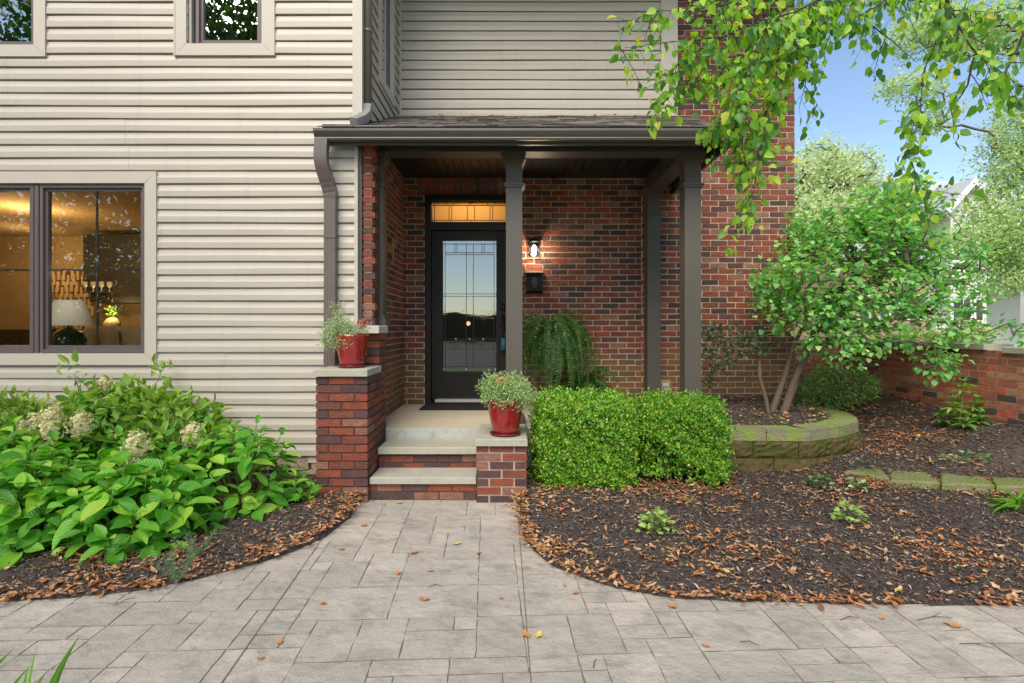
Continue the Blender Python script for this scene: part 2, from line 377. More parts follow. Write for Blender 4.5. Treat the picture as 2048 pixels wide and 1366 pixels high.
def leaves(name, P, D, N, L, Wd, tmpl, mat, parent=None, smooth=True, rng=None, curl=.5, **k):
    TV, TF, TUV = tmpl; n = len(P)
    P = np.asarray(P, float); D = nrmz(np.asarray(D, float)); N = np.asarray(N, float)
    B = nrmz(np.cross(D, N)+1e-6); N = np.cross(B, D)
    L = np.broadcast_to(np.asarray(L, float), (n,)); Wd = np.broadcast_to(np.asarray(Wd, float), (n,))
    rng = rng or RS(1)
    cu = 1+curl*(rng.rand(n)*2-1)
    V = P[:, None, :]+B[:, None, :]*(TV[None, :, 0:1]*Wd[:, None, None])+D[:, None, :]*(TV[None, :, 1:2]*L[:, None, None])+N[:, None, :]*(TV[None, :, 2:3]*(L*cu)[:, None, None])
    m = len(TV); F = TF[None]+(np.arange(n)*m)[:, None, None]
    uv = np.tile(TUV, (n, 1)) if TUV is not None else None
    return npobj(name, V.reshape(-1, 3), F.reshape(-1, TF.shape[1]), mat, parent, smooth, uv, **k)
def rdir(rng, n): return nrmz(rng.normal(size=(n, 3)))
def grow(base, targets, rtip=.003, rmax=.05, seed=1, sag=0.0, jit=.12, pw=.45):
    """branch skeleton from a base polyline to every target; returns MB of tapered tubes and tip directions"""
    rng = RS(seed); nodes = [np.array(p, float) for p in base]; par = [-1]+list(range(len(base)-1))
    tip0 = nodes[-1]; order = np.argsort([np.linalg.norm(t-tip0) for t in targets]); dirs = np.zeros((len(targets), 3))
    load = [0]*len(nodes); start = max(1, len(base)//2)
    for ti in order:
        t = targets[ti]; A = np.array(nodes[start:]); d = np.linalg.norm(A-t, axis=1)+.35*np.maximum(0, A[:, 2]-t[2])
        b = start+int(np.argmin(d)); a = nodes[b]; dist = np.linalg.norm(t-a); ns = max(1, min(4, int(dist/.12)))
        prev = b
        for s_ in range(1, ns+1):
            f = s_/ns; p = a+(t-a)*f; p = p+rng.normal(size=3)*jit*dist*(0.3 if s_ < ns else 0); p[2] += sag*dist*sin(pi*f)
            nodes.append(p); par.append(prev); load.append(0); prev = len(nodes)-1
        dirs[ti] = nodes[-1]-nodes[par[-1]]
        q = prev
        while q >= 0: load[q] += 1; q = par[q]
    mb = MB()
    for i in range(1, len(nodes)):
        r1 = min(rmax, rtip*max(1, load[i])**pw); r0 = min(rmax, rtip*max(1, load[par[i]])**pw)
        if load[par[i]] > 4*load[i]: r0 = min(r0, r1*1.6)
        mb.tube([tuple(nodes[par[i]]), tuple(nodes[i])], [r0, r1], 5 if r0 < .012 else 8, cap=False)
    return mb, nrmz(dirs+1e-6)
def ell_points(rng, ells, n, shell=.35):
    out = []; vol = np.array([e[3]*e[4]*e[5] for e in ells]); cnt = np.maximum(1, (vol/vol.sum()*n)).astype(int)
    for e, c in zip(ells, cnt):
        u = rdir(rng, c); r = (shell+(1-shell)*rng.rand(c))**(1/2.)
        out.append(np.array(e[:3])+u*r[:, None]*np.array(e[3:6]))
    return np.concatenate(out)
def clump_leaves(rng, T, dirs, k, rad, up=.7, hang=.2):
    """k leaves round each target"""
    n = len(T)*k; base = np.repeat(T, k, 0); d = np.repeat(dirs, k, 0)
    off = rdir(rng, n)*rad*(rng.rand(n, 1)**.5); P = base+off
    D = nrmz(off/rad*.6+d*.5+rng.normal(size=(n, 3))*.45-np.array([0, 0, hang])); N = rng.normal(size=(n, 3))*(1-up)+np.array([0, 0, up])
    return P, D, N

# ================================================================== SETTING
YW = 4.763; YB = 6.48; PZ = .47                      # wing wall plane, door wall plane, porch floor height
def smooth(t): t = min(1, max(0, t)); return t*t*(3-2*t)
def h_right(x, y):
    f = .012+.04*max(0, y-2.8)+.05*smooth((x-2.3)/.8)*smooth((y-3.5)/.6); b = .17+.36*max(0, min(x, 4.5)-3.55)+.04*(y-4.5)
    t = smooth((y-4.25)/.4)*smooth((x-2.6)/.5)
    return f*(1-t)+b*t
def h_left(x, y): return .012+.05*max(0, y-3)
g = MB(); 
for (a, b, c, d, m, nm, z) in ((-300, 300, -300, 300, 'ground', 'ground', -.06),):
    g.quad((a, c, z), (b, c, z), (b, d, z), (a, d, z)); obj(nm, g, M[m], kind='structure')
obj('lawn', MB().quad((-60, -5.6, -.045), (60, -5.6, -.045), (60, -2.2, -.045), (-60, -2.2, -.045)), M['grass_far'], kind='structure')
obj('road', MB().quad((-150, -24, -.05), (150, -24, -.05), (150, -5.6, -.05), (-150, -5.6, -.05)), M['asphalt'], kind='structure')
# stamped concrete paving: random ashlar tiles
U = .108; ang = radians(2.6); ca, sa = cos(ang), sin(ang)
def pav(u, v): x = u*ca-v*sa-.05; y = u*sa+v*ca; return x, y
def make_paving():
    rng = random.Random(11); NX, NY = 146, 49; used = [[False]*NX for _ in range(NY)]
    mb = MB(); x00, y00 = -NX*U/2, -.2
    opts = [(3, 2), (3, 2), (2, 3), (2, 2), (3, 3), (4, 3), (2, 3), (3, 4), (3, 1), (2, 1)]
    for j in range(NY):
        for i in range(NX):
            if used[j][i]: continue
            o = opts[:]; rng.shuffle(o)
            for w_, h_ in o+[(1, 1)]:
                if i+w_ <= NX and j+h_ <= NY and not any(used[j+b][i+a] for a in range(w_) for b in range(h_)): break
            for a in range(w_):
                for b in range(h_): used[j+b][i+a] = True
            x0 = x00+i*U; x1 = x0+w_*U; y0 = y00+j*U; y1 = y0+h_*U
            if not (-7 < x0 < 7 and y0 < 5): continue
            g = .0026; gy = .0048; zt = rng.uniform(-.0015, .0015)
            ring = []
            def edge(ax, ay, bx, by):
                n = max(2, int(math.hypot(bx-ax, by-ay)/.05))
                for q in range(n): t_ = q/n; ring.append((ax+(bx-ax)*t_+rng.uniform(-.0028, .0028), ay+(by-ay)*t_+rng.uniform(-.0028, .0028)))
            edge(x0+g, y0+gy, x1-g, y0+gy); edge(x1-g, y0+gy, x1-g, y1-gy); edge(x1-g, y1-gy, x0+g, y1-gy); edge(x0+g, y1-gy, x0+g, y0+gy)
            cx, cy = (x0+x1)/2, (y0+y1)/2; m = len(ring)
            top = [(cx+(p[0]-cx)*1, cy+(p[1]-cy)*1) for p in ring]
            n = len(mb.v)
            mb.v += [(*pav(*p), -.009) for p in ring]+[(*pav(*p), zt) for p in top]
            for q in range(m): r_ = (q+1) % m; mb.f.append((n+q, n+r_, n+m+r_, n+m+q))
            mb.f.append(tuple(range(n+m, n+2*m)))
    return mb
path = obj('paving', make_paving(), M['paver'], kind='structure')
obj('paving_joints', MB().quad((-7.5, -.5, -.0035), (7.5, -.5, -.0035), (7.5, 5, -.0035), (-7.5, 5, -.0035)), M['joint'], kind='structure')
cj = MB()
for (ax, ay, bx, by) in ((.039, 4.26, .10, .6), (-1.256, 3.63, -1.02, .6)):
    cj.box(ax-.004, ax+.004, ay, ay+.001, 0, .003); n = len(cj.v)-8
    cj.v[n:n+8] = [(bx-.0025, by, -.01), (bx+.0025, by, -.01), (ax+.0025, ay, -.01), (ax-.0025, ay, -.01), (bx-.0025, by, .0028), (bx+.0025, by, .0028), (ax+.0025, ay, .0028), (ax-.0025, ay, .0028)]
obj('control_joints', cj, M['joint'], kind='structure')
def gp(px, py): k = EYE/(py-655); return ((px-1024)*k, 1080*k)
CR = [(.06, 4.30)]+[gp(*p) for p in ((1032, 1015), (1036, 1040), (1047, 1075), (1070, 1105), (1110, 1135), (1160, 1155), (1230, 1178), (1320, 1193), (1430, 1203), (1560, 1208), (1800, 1210), (2048, 1212))]+[(4, 2.7), (6, 2.72), (9, 2.75)]
CL = [(-1.20, 4.28)]+[gp(*p) for p in ((712, 1012), (700, 1037), (650, 1075), (590, 1102), (530, 1125), (425, 1152), (300, 1180), (150, 1197), (0, 1205))]+[(-4, 2.74), (-6, 2.8), (-9, 2.9)]
def resample(C, n):
    C = np.array(C); d = np.r_[0, np.cumsum(np.linalg.norm(np.diff(C, axis=0), axis=1))]; t = np.linspace(0, d[-1], n)
    return np.stack([np.interp(t, d, C[:, 0]), np.interp(t, d, C[:, 1])], 1)
def bed(name, C, Bk, hf, seed):
    nA, nB = 150, 60; A = resample(C, nA); B = resample(Bk, nA); rng = RS(seed)
    A = A+rng.normal(size=A.shape)*.004
    s = np.linspace(0, 1, nB)**1.3; P = A[:, None]+(B-A)[:, None]*s[None, :, None]
    Z = np.array([[hf(x, y) for x, y in row] for row in P])+rng.normal(size=P.shape[:2])*.006
    Z[:, 0] = -.003; Z[:, 1] = .004
    V = np.concatenate([P, Z[..., None]], 2).reshape(-1, 3)
    i, j = np.meshgrid(np.arange(nA-1), np.arange(nB-1), indexing='ij'); a = (i*nB+j).ravel()
    F = np.stack([a, a+1, a+nB+1, a+nB], 1)
    return npobj(name, V, F, M['mulch'], smooth=True, kind='structure')
BR = [(.12, 4.96), (1.9, 4.96), (1.9, 6.5), (3.3, 6.6), (3.4, 8.5), (6, 8.5), (9, 8)]
BL = [(-1.5, 4.80), (-2.5, 4.80), (-4, 4.80), (-9, 4.80)]
bed('mulch_bed_ground', CR, BR, h_right, 3); bed('mulch_bed_ground', CL, BL, h_left, 4)
def inpoly(P, poly):
    x, y = P[:, 0], P[:, 1]; r = np.zeros(len(P), bool); n = len(poly); j = n-1
    for i in range(n):
        xi, yi = poly[i]; xj, yj = poly[j]
        c = ((yi > y) != (yj > y)) & (x < (xj-xi)*(y-yi)/(yj-yi+1e-12)+xi); r ^= c; j = i
    return r
PL = [(1.85, 4.90), (2.68, 4.87), (3.10, 5.07), (3.42, 5.33), (3.57, 5.60), (3.67, 5.93), (3.62, 6.25), (3.46, 6.46)]   # planter outer outline
poly_R = CR+[(9, 8), (4.5, 8), (3.4, 6.5), (3.4, 6.44), (.12, 4.96)]; poly_L = CL+[(-9, 4.75), (-1.57, 4.75), (-1.57, 4.3)]
def scatter(rng, n, poly, box, ex=None):
    P = np.stack([rng.uniform(box[0], box[1], n), rng.uniform(box[2], box[3], n)], 1)
    m = inpoly(P, poly)
    if ex is not None: m &= ~inpoly(P, ex)
    return P[m]
def edge_dist(P, C):
    A = resample(C, 260); return np.min(np.linalg.norm(P[:, None]-A[None], axis=2), axis=1)
EXP = PL+[(1.85, 6.5)]
def lay(name, P, hf, L, Wd, tmpl, mat, rng, tilt=.35, lift=.008, curl=.5, **k):
    n = len(P); a = rng.rand(n)*2*pi
    D = np.stack([np.cos(a), np.sin(a), rng.normal(size=n)*tilt*.6], 1); N = np.stack([rng.normal(size=n)*tilt, rng.normal(size=n)*tilt, np.ones(n)], 1)
    Z = np.array([hf(x, y) for x, y in P])+lift+rng.rand(n)*.008
    return leaves(name, np.c_[P, Z], D, N, L, Wd, tmpl, mat, rng=rng, curl=curl, **k)
rng = RS(21)
P = np.concatenate([scatter(rng, 78000, poly_R, (0, 5, 2.6, 7.5), EXP), scatter(rng, 22000, poly_L, (-4.4, -1.1, 2.7, 4.7))])
hboth = lambda x, y: h_right(x, y) if x > 0 else h_left(x, y)
n = len(P); lay('mulch_chips', P, hboth, rng.uniform(.014, .055, n), rng.uniform(.003, .011, n), T_SM, M['chip'], rng, .5, .006, kind='stuff', label='dark shredded bark mulch covering the planting beds', smooth=False)
# leaf litter: dense along the paving edge, drifts elsewhere
def litter_sel(P, C, rng, wmax, base):
    d = edge_dist(P, C); cl = (np.sin(P[:, 0]*5.1+1)+np.sin(P[:, 1]*6.3)+np.sin(P[:, 0]*11+P[:, 1]*9))/3
    return P[rng.rand(len(P)) < np.clip(np.exp(-(d/wmax)**2)*.7*(.45+.55*np.sin(P[:, 0]*9+P[:, 1]*4))+base*(.35+np.clip(cl, -.3, 1)), 0, 1)]
PR = litter_sel(scatter(rng, 34000, poly_R, (0, 4.6, 2.6, 7.4), EXP), CR, rng, .075, .5)
PLf = litter_sel(scatter(rng, 16000, poly_L, (-4.2, -1.1, 2.7, 4.7)), CL, rng, .07, .5)
# drift against the edging stones and under the hedge
q = scatter(rng, 5000, poly_R, (2.7, 4.4, 4.0, 4.6)); q = q[np.abs(q[:, 1]-(4.42-.12*(q[:, 0]-2.8))-.0) < .07]
q2 = scatter(rng, 1500, poly_R, (.2, 2.0, 4.25, 4.8)); q3 = scatter(rng, 1800, poly_R, (3.3, 4.5, 5.0, 7.2), EXP)
def along(C, n, a, b, sd):
    A = resample(C, 900); T_ = nrmz(np.gradient(A, axis=0)); i = rng.randint(0, 900, n); A = A[i]+np.stack([-T_[i, 1], T_[i, 0]], 1)*rng.normal(sd*.5, .026, (n, 1)); A = A[rng.rand(n) < .2+.8*(.5+.5*np.sin(A[:, 0]*8)*np.sin(A[:, 0]*3.1+1))]; return A[(A[:, 0] > a) & (A[:, 0] < b)]
ea = np.concatenate([along(CR, 1600, 0, 4.2, .02), along(CL, 1300, -3.5, -1.1, -.02)])
P = np.concatenate([PR, PLf, ea, q[:700], q2[:450], q3[:600]]); n = len(P)
lay('leaf_litter', P, hboth, (.014+.06*rng.rand(n)**1.6), rng.uniform(.009, .027, n), T_CURL, M['litter'], rng, .2, .010, 1.6, kind='stuff', label='dry orange brown leaf litter drifting over the mulch beds')
P = scatter(rng, 3000, poly_R, (0, 4.5, 2.8, 5)); P = P[((P[:, 0]-1.75)**2+(P[:, 1]-3.35)**2 < .06) | (rng.rand(len(P)) < .25)]; n = len(P)
lay('seed_husks', P, hboth, rng.uniform(.007, .014, n), rng.uniform(.005, .009, n), T_SM, simple('pale_seed_husk', (.5, .36, .2), .8), rng, .4, .012, kind='stuff', label='pale seed husks scattered on the dark mulch', smooth=False)

# ================================================================== HOUSE
HP = .0677; BL_ = .203; MJ = .0125
def cut(spans, a, b):
    o = []
    for s, e in spans:
        if b <= s or a >= e: o.append((s, e)); continue
        if a > s: o.append((s, a))
        if b < e: o.append((b, e))
    return o
def brick_panel(bm, mm, axis, s0, s1, face, thick, out, z0, z1, holes=(), phase=0.0, bl=BL_, soldier=None):
    """axis 'x': wall runs in x with face at y=face (outward -y). axis 'y': wall runs in y, face at x=face, outward sign `out`."""
    n = int(round((z1-z0)/HP))
    for i in range(n):
        za = z0+i*HP; zb = za+HP; sp = [(s0, s1)]
        for h in holes:
            if za+HP/2 > h[2] and za+HP/2 < h[3]: sp = cut(sp, h[0], h[1])
        for (a, b) in sp:
            if b-a < .02: continue
            if axis == 'x': mm.box(a, b, face+.006, face+thick, za, zb)
            else:
                f0, f1 = sorted((face-out*.006, face-out*thick)); mm.box(f0, f1, a, b, za, zb)
            p = bl+0*MJ; st = (phase+(i % 2)*.5)*p + random.uniform(-.006, .006); x = math.floor((a-st)/p)*p+st
            while x < b:
                xa = max(a, x+MJ/2) if x+MJ/2 > a else a; xb = min(b, x+p-MJ/2)
                if xb-xa > .018:
                    e = random.uniform(-.0025, .0025); d0 = random.uniform(-.0015, .0015)
                    if axis == 'x': bm.box(xa, xb, face+e, face+thick-.01, za+MJ/2+d0, zb-MJ/2+d0, .0022)
                    else:
                        f0, f1 = sorted((face+out*e, face-out*(thick-.01))); bm.box(f0, f1, xa, xb, za+MJ/2+d0, zb-MJ/2+d0, .0016)
                x += p
def brick_pier(bm, mm, x0, x1, y0, y1, z0, z1, back=False):
    MJ = .0135; n = int((z1-z0)/HP+.5); mm.box(x0+.009, x1-.009, y0+.009, y1-.009, z0, z1)
    def run(a, b, fix, par, ax):
        L = b-a; m = max(1, round(L/.203)); p = L/m
        for q in range(m):
            xa, xb = a+q*p+(MJ/2 if q else 0), a+(q+1)*p-(MJ/2 if q < m-1 else 0)
            if ax == 'x': bm.box(xa, xb, fix[0]+random.uniform(-.002, .002), fix[1], za, zb, .0016)
            else: bm.box(fix[0], fix[1], xa, xb, za, zb, .0016)
    for i in range(n):
        d0 = random.uniform(-.001, .001); za = z0+i*HP+MJ/2+d0; zb = z0+(i+1)*HP-MJ/2+d0; t_ = .095
        if i % 2: run(x0, x1, (y0, y0+t_), i, 'x'); a = y0+t_+MJ; xx = (x0, x1); fy = x0, x1
        else: run(x0+t_+MJ, x1-t_-MJ, (y0, y0+t_), i, 'x'); a = y0
        run(a, y1, (x0, x0+t_), i, 'y'); run(a, y1, (x1-t_, x1), i, 'y')
        if back: run(x0+t_+MJ, x1-t_-MJ, (y1-t_, y1), i, 'x')
SP = .1143
def siding(mb, O, U_, Nn, length, z0, ncourse, holes=(), seed=1):
    rg = random.Random(seed); O = Vector(O); U_ = Vector(U_); Nn = Vector(Nn)
    prof = [(-.004, .004), (.020, -.001), (.022, .003), (.0215, .050), (.016, .066), (.012, .082), (.009, SP-.012), (-.003, SP-.009), (-.004, SP+.004)]
    ph = [rg.uniform(0, 6) for _ in range(6)]
    for i in range(ncourse):
        zb = z0+i*SP; sp = [(0, length)]
        if i % 2 == 0: seams = [rg.uniform(.5, length) for _ in range(max(1, int(length/2.6)))] if length > 2 else []
        for h in holes:
            if zb+SP > h[2]+.001 and zb < h[3]-.001: sp = cut(sp, h[0], h[1])
        for s in seams:
            sp = [q for a, b in sp for q in (((a, s), (s, b)) if a+.1 < s < b-.1 else ((a, b),))]
        amp = .002 if length > 2 else .0003
        for (a, b) in sp:
            dn = .002*(1 if any(abs(a-s) < .001 for s in seams) else 0)
            n = max(1, int((b-a)/.3)); base = len(mb.v)
            for k in range(n+1):
                s = a+(b-a)*k/n; wz = amp*(sin(s*1.7+ph[0]+i*.9)+.6*sin(s*4.1+ph[1]+i*2.3)); wy = amp*.9*sin(s*2.3+ph[2]+i*1.7)
                for j, (o, zz) in enumerate(prof):
                    q = O+U_*s+Nn*(o+wy*(1 if 0 < j < 7 else 0)-dn); mb.v.append((q.x, q.y, zb+zz+wz))
            m = len(prof)
            for k in range(n):
                for j in range(m-1):
                    c0 = base+k*m+j; mb.f.append((c0, c0+m, c0+m+1, c0+1))
    return mb
house = thing('house', 'cream sided and red brick house with a dark porch over its front door', 'house', (0, 5.5, 0))
# -- left wing (front plane YW) : openings are given in metres
LW = dict(x0=-5.06, x1=-3.225, z0=1.172, z1=2.655)          # big lower window opening (inner edge of casing)
UW = dict(x0=-2.83, x1=-2.21, z0=3.885, z1=5.3)             # upper window
UF = dict(x0=-5.0, x1=-4.22, z0=3.875, z1=5.3)              # upper window at the photo edge
XL = -9.0; XC = -1.36
TOP = 6.3
def H(d, e=0): return (d['x0']-e-XL, d['x1']+e-XL, d['z0']-e, d['z1']+e)
sm = MB(); siding(sm, (XL, YW, 0), (1, 0, 0), (0, -1, 0), XC-XL, .262, 52, [H(LW, .02), H(UW, .02), H(UF, .02)], 3)
obj('siding_wall', sm, M['siding'], house)
# sheathing behind siding with true openings
def wall_with_holes(mb, x0, x1, y0, y1, z0, z1, holes):
    xs = sorted({x0, x1, *[h[0] for h in holes], *[h[1] for h in holes]}); zs = sorted({z0, z1, *[h[2] for h in holes], *[h[3] for h in holes]})
    for a, b in zip(xs, xs[1:]):
        for c, d in zip(zs, zs[1:]):
            if not any(h[0] <= a and b <= h[1] and h[2] <= c and d <= h[3] for h in holes): mb.box(a, b, y0, y1, c, d)
HW = [(d['x0'], d['x1'], d['z0'], d['z1']) for d in (LW, UW, UF)]
mb = MB(); wall_with_holes(mb, XL, XC, YW+.002, YW+.15, .2, TOP, HW); obj('wall_core', mb, M['casing'], house)
mb = MB(); mb.box(XL, XL+.1, YW+.15, 12, .2, TOP); mb.box(XL, 3.3, 12, 12.1, .2, TOP); mb.box(XL-.2, 3.4, YW-.3, 12.3, TOP, TOP+.12); obj('rear_wall', mb, M['casing'], house)
for bx in ((-1.40, -1.315, YW-.027, YW+.06, 3.10, TOP), (-1.385, -1.355, YW-.022, YW+.03, .262, 2.98)): obj('corner_trim', MB().box(*bx), M['casing'], house)
mb = MB(); mb.box(-1.355, -1.325, YW+.0, YW+.05, .5, 3.0); obj('corner_strip', mb, M['bronze'], house)
# foundation stones
mb = MB(); x = XL; rg = random.Random(4)
while x < -1.55:
    wd = rg.uniform(.25, .5); mb.box(x, x+wd-.012, YW-.01+rg.uniform(-.02, .01), YW+.1, -.05, .125+rg.uniform(-.02, .02), .012); 
    mb.box(x+.12, x+.12+wd-.014, YW+rg.uniform(-.02, .01), YW+.1, .14, .255, .01); x += wd
obj('foundation', mb, M['stone'], house)
# -- recessed upper wall + return wall
YU = 6.35
mb = MB(); siding(mb, (-1.33, YU, 0), (1, 0, 0), (0, -1, 0), 3.08, 3.735, 22, (), 5); obj('siding_wall', mb, M['siding'], house)
mb = MB(); mb.box(-1.33, 1.95, YU+.002, YU+.1, 3.4, TOP); obj('wall_core', mb, M['casing'], house)
for bx in ((1.745, 1.94, YU-.03, YU, 3.86, TOP), (-1.33, -1.30, YU-.03, YU, 3.86, TOP)): obj('corner_trim', MB().box(*bx), M['casing'], house)
RWH = (.62, 1.10, 3.93, 6.0)   # return wall window along +y from YW
mb = MB(); siding(mb, (-1.335, YW+.05, 0), (0, 1, 0), (1, 0, 0), YU-YW-.07, 3.1, 28, [RWH], 6); obj('siding_wall', mb, M['siding'], house)
mb = MB(); mb.box(-1.45, -1.337, YW+.15, YW+.05+RWH[0], 3.0, TOP); mb.box(-1.45, -1.337, YW+.05+RWH[1], YU, 3.0, TOP); mb.box(-1.45, -1.337, YW+.05+RWH[0], YW+.05+RWH[1], 3.0, RWH[2]); obj('wall_core', mb, M['casing'], house)
# ---- windows
def rect_frame(mb, x0, x1, z0, z1, w_, y0, y1, bot=None):
    b = bot or w_
    mb.box(x0, x1, y0, y1, z0, z0+b); mb.box(x0, x1, y0, y1, z1-w_, z1); mb.box(x0, x0+w_, y0, y1, z0+b, z1-w_); mb.box(x1-w_, x1, y0, y1, z0+b, z1-w_)
def miter_frame(mb, x0, x1, z0, z1, w_, y0, y1):
    g = .0012
    for q in range(4):
        if q == 0: a = [(x0, z0), (x1, z0), (x1-w_, z0+w_), (x0+w_, z0+w_)]
        if q == 1: a = [(x0, z1), (x0+w_, z1-w_), (x1-w_, z1-w_), (x1, z1)]
        if q == 2: a = [(x0, z0), (x0+w_, z0+w_), (x0+w_, z1-w_), (x0, z1)]
        if q == 3: a = [(x1, z0), (x1, z1), (x1-w_, z1-w_), (x1-w_, z0+w_)]
        cx = sum(p[0] for p in a)/4; cz = sum(p[1] for p in a)/4; L = max(abs(a[0][0]-a[1][0]), .5)
        a = [(p[0]+(g if p[0] < cx else -g), p[1]+(g if p[1] < cz else -g)) for p in a]
        n = len(mb.v); mb.v += [(p[0], y0, p[1]) for p in a]+[(p[0], y1, p[1]) for p in a]
        mb.f += [(n, n+1, n+2, n+3), (n+7, n+6, n+5, n+4)]+[(n+i, n+4+i, n+4+(i+1) % 4, n+(i+1) % 4) for i in range(4)]
def sash(win, x0, x1, z0, z1, glass, mz=None, mx=True, deep=.0):
    y = YW+deep
    a = MB(); rect_frame(a, x0, x1, z0, z1, .028, y-.012, y+.07); rect_frame(a, x0+.028, x1-.028, z0+.028, z1-.028, .026, y+.01, y+.05, .034)
    s = obj('sash', a, M['frame'], win)
    gx0, gx1, gz0, gz1 = x0+.053, x1-.053, z0+.06, z1-.053
    b = MB().quad((gx0, y+.03, gz0), (gx1, y+.03, gz0), (gx1, y+.03, gz1), (gx0, y+.03, gz1)); obj('pane', b, M[glass], win)
    c = MB(); cx = (gx0+gx1)/2
    if mx: c.box(cx-.008, cx+.008, y+.036, y+.046, gz0, gz1)
    if mz: c.box(gx0, gx1, y+.0365, y+.0455, mz-.008, mz+.008)
    if c.v: obj('muntin', c, M['frame'], win)
a = MB(); miter_frame(a, LW['x0']-.108, LW['x1']+.108, LW['z0']-.108, LW['z1']+.108, .104, YW-.032, YW+.01)
win = obj('window', a, M['casing'], house)
a = MB(); a.box(-4.20, -4.165, YW-.014, YW+.08, LW['z0'], LW['z1']); obj('mullion', a, M['frame'], win)
sash(win, -4.155, LW['x1']-.002, LW['z0']+.002, LW['z1']-.002, 'pane', 1.905); sash(win, LW['x0']+.002, -4.21, LW['z0']+.002, LW['z1']-.002, 'pane', 1.905)
for D in (UW, UF):
    a = MB(); miter_frame(a, D['x0']-.13, D['x1']+.13, D['z0']-.105, D['z1']+.1, .105, YW-.032, YW+.01)
    a.box(D['x0']-.135, D['x0']-.122, YW-.036, YW+.01, D['z0']-.11, D['z1']+.1)
    win = obj('window', a, M['casing'], house); sash(win, D['x0']+.03, D['x1']-.002, D['z0']+.002, D['z1']-.002, 'pane_up', None, True, .03)
# return wall window
y0, y1, z0, z1 = YW+.05+RWH[0], YW+.05+RWH[1], RWH[2], 6.0
a = MB()
for b in ((y0-.1, y0, z0-.1, z1), (y1, y1+.1, z0-.1, z1), (y0, y1, z0-.1, z0)): a.box(-1.337, -1.303, b[0], b[1], b[2], b[3])
win = obj('window', a, M['casing'], house)
a = MB(); a.box(-1.37, -1.335, y0, y0+.05, z0, z1); a.box(-1.37, -1.335, y1-.05, y1, z0, z1); a.box(-1.37, -1.335, y0+.05, y1-.05, z0, z0+.05); obj('sash', a, M['frame'], win)
obj('pane', MB().quad((-1.35, y0+.05, z0+.05), (-1.35, y1-.05, z0+.05), (-1.35, y1-.05, z1), (-1.35, y0+.05, z1)), M['pane_up'], win)
# ---- brick walls
DO = (-1.044, .035, PZ-.1, 2.985)    # door opening in the door wall
bm = MB(); mm = MB()
brick_panel(bm, mm, 'x', -1.30, 1.78, YB, .1, 0, PZ-.07, PZ-.07+HP*42, [DO], .3)
# soldier course over the door
for q in range(int((DO[1]-DO[0]+.16)/HP)):
    x = DO[0]-.08+q*HP; bm.box(x+.005, x+HP-.005, YB-.004, YB+.05, 2.99, 3.19, .001)
bw = obj('brick_wall', bm, M['brick_wall'], house); obj('mortar', mm, M['mortar'], bw)
bm = MB(); mm = MB()
brick_panel(bm, mm, 'y', 5.0, YB, -1.30, .1, 1, PZ-.07, PZ-.07+HP*42, (), .1)
bw = obj('brick_wall', bm, M['brick_wall'], house); obj('mortar', mm, M['mortar'], bw)
bm = MB(); mm = MB()
brick_panel(bm, mm, 'x', 1.55, 3.37, 6.44, .1, 0, .0, HP*93, [(1.55, 1.70, 3.0, 3.85)], .15)
brick_panel(bm, mm, 'y', 6.545, 8.2, 3.37, .1, 1, .0, HP*93, (), .4)
bw = obj('brick_wall', bm, M['brick_wall'], house); obj('mortar', mm, M['mortar'], bw)
mb = MB(); mb.box(1.56, 3.26, 6.55, 12, 0, TOP); obj('wall_core', mb, M['mortar'], house)
# brick sliver at the wing corner
bm = MB(); mm = MB(); brick_pier(bm, mm, -1.323, -1.236, YW+.02, YW+.18, 1.41, 1.41+HP*24)
bw = obj('brick_wall', bm, M['brick_pier'], house); obj('mortar', mm, M['mortar'], bw)
# ---- porch slab
mb = MB(); mb.box(-1.16, 1.95, 4.965, 5.02, .30, PZ); mb.box(-1.31, 1.95, 5.02, YB, .30, PZ); porch = obj('porch_floor', mb, M['concrete'], house)
mb = MB(); mb.box(-1.15, 1.95, 4.958, 4.9645, .36, PZ-.004); mb.box(.125, 1.95, 4.958, 4.9645, .1, .36); obj('slab_edge', mb, M['riser_paint'], porch)
mb = MB(); mb.box(-1.3, 1.94, 5.0, YB, -.05, .30); obj('porch_base', mb, M['mortar_shaded'], house)
# ---- door
YD = YB+.06
fr = MB(); rect_frame(fr, DO[0], DO[1], PZ, DO[3], .07, YB-.015, YB+.14, .02); fr.box(DO[0]+.07, DO[1]-.07, YB-.01, YB+.14, 2.565, 2.66)
door_frame = obj('door_frame', fr, M['black'], house)
tx0, tx1, tz0, tz1 = DO[0]+.08, DO[1]-.08, 2.665, 2.95
obj('transom_window', MB().quad((tx0, YD, tz0), (tx1, YD, tz0), (tx1, YD, tz1), (tx0, YD, tz1)), M['amber'], door_frame)
def cames(name, x0, x1, z0, z1, lines, y, par, w_=.004):
    m = MB(); X = lambda u: x0+(x1-x0)*u; Z = lambda v: z0+(z1-z0)*v
    for (a, b, c, d) in lines:
        if a == c: m.box(X(a)-w_, X(a)+w_, y-.006, y, Z(b), Z(d))
        else: m.box(X(a), X(c), y-.0055, y-.001, Z(b)-w_, Z(b)+w_)
    return obj(name, m, M['lead'], par)
cames('leading', tx0, tx1, tz0, tz1, [(0, .09, 1, .09), (0, .72, 1, .72), (0, .90, 1, .90), (.03, 0, .03, 1), (.97, 0, .97, 1), (.22, .09, .22, .72), (.255, .09, .255, .72), (.46, .09, .46, .72), (.555, .09, .555, .72), (.76, .09, .76, .72), (.795, .09, .795, .72), (.19, .72, .19, .9), (.285, .72, .285, .9), (.49, .72, .49, 1), (.52, .72, .52, 1), (.73, .72, .73, .9), (.825, .72, .825, .9)], YD-.002, door_frame)
m = MB()
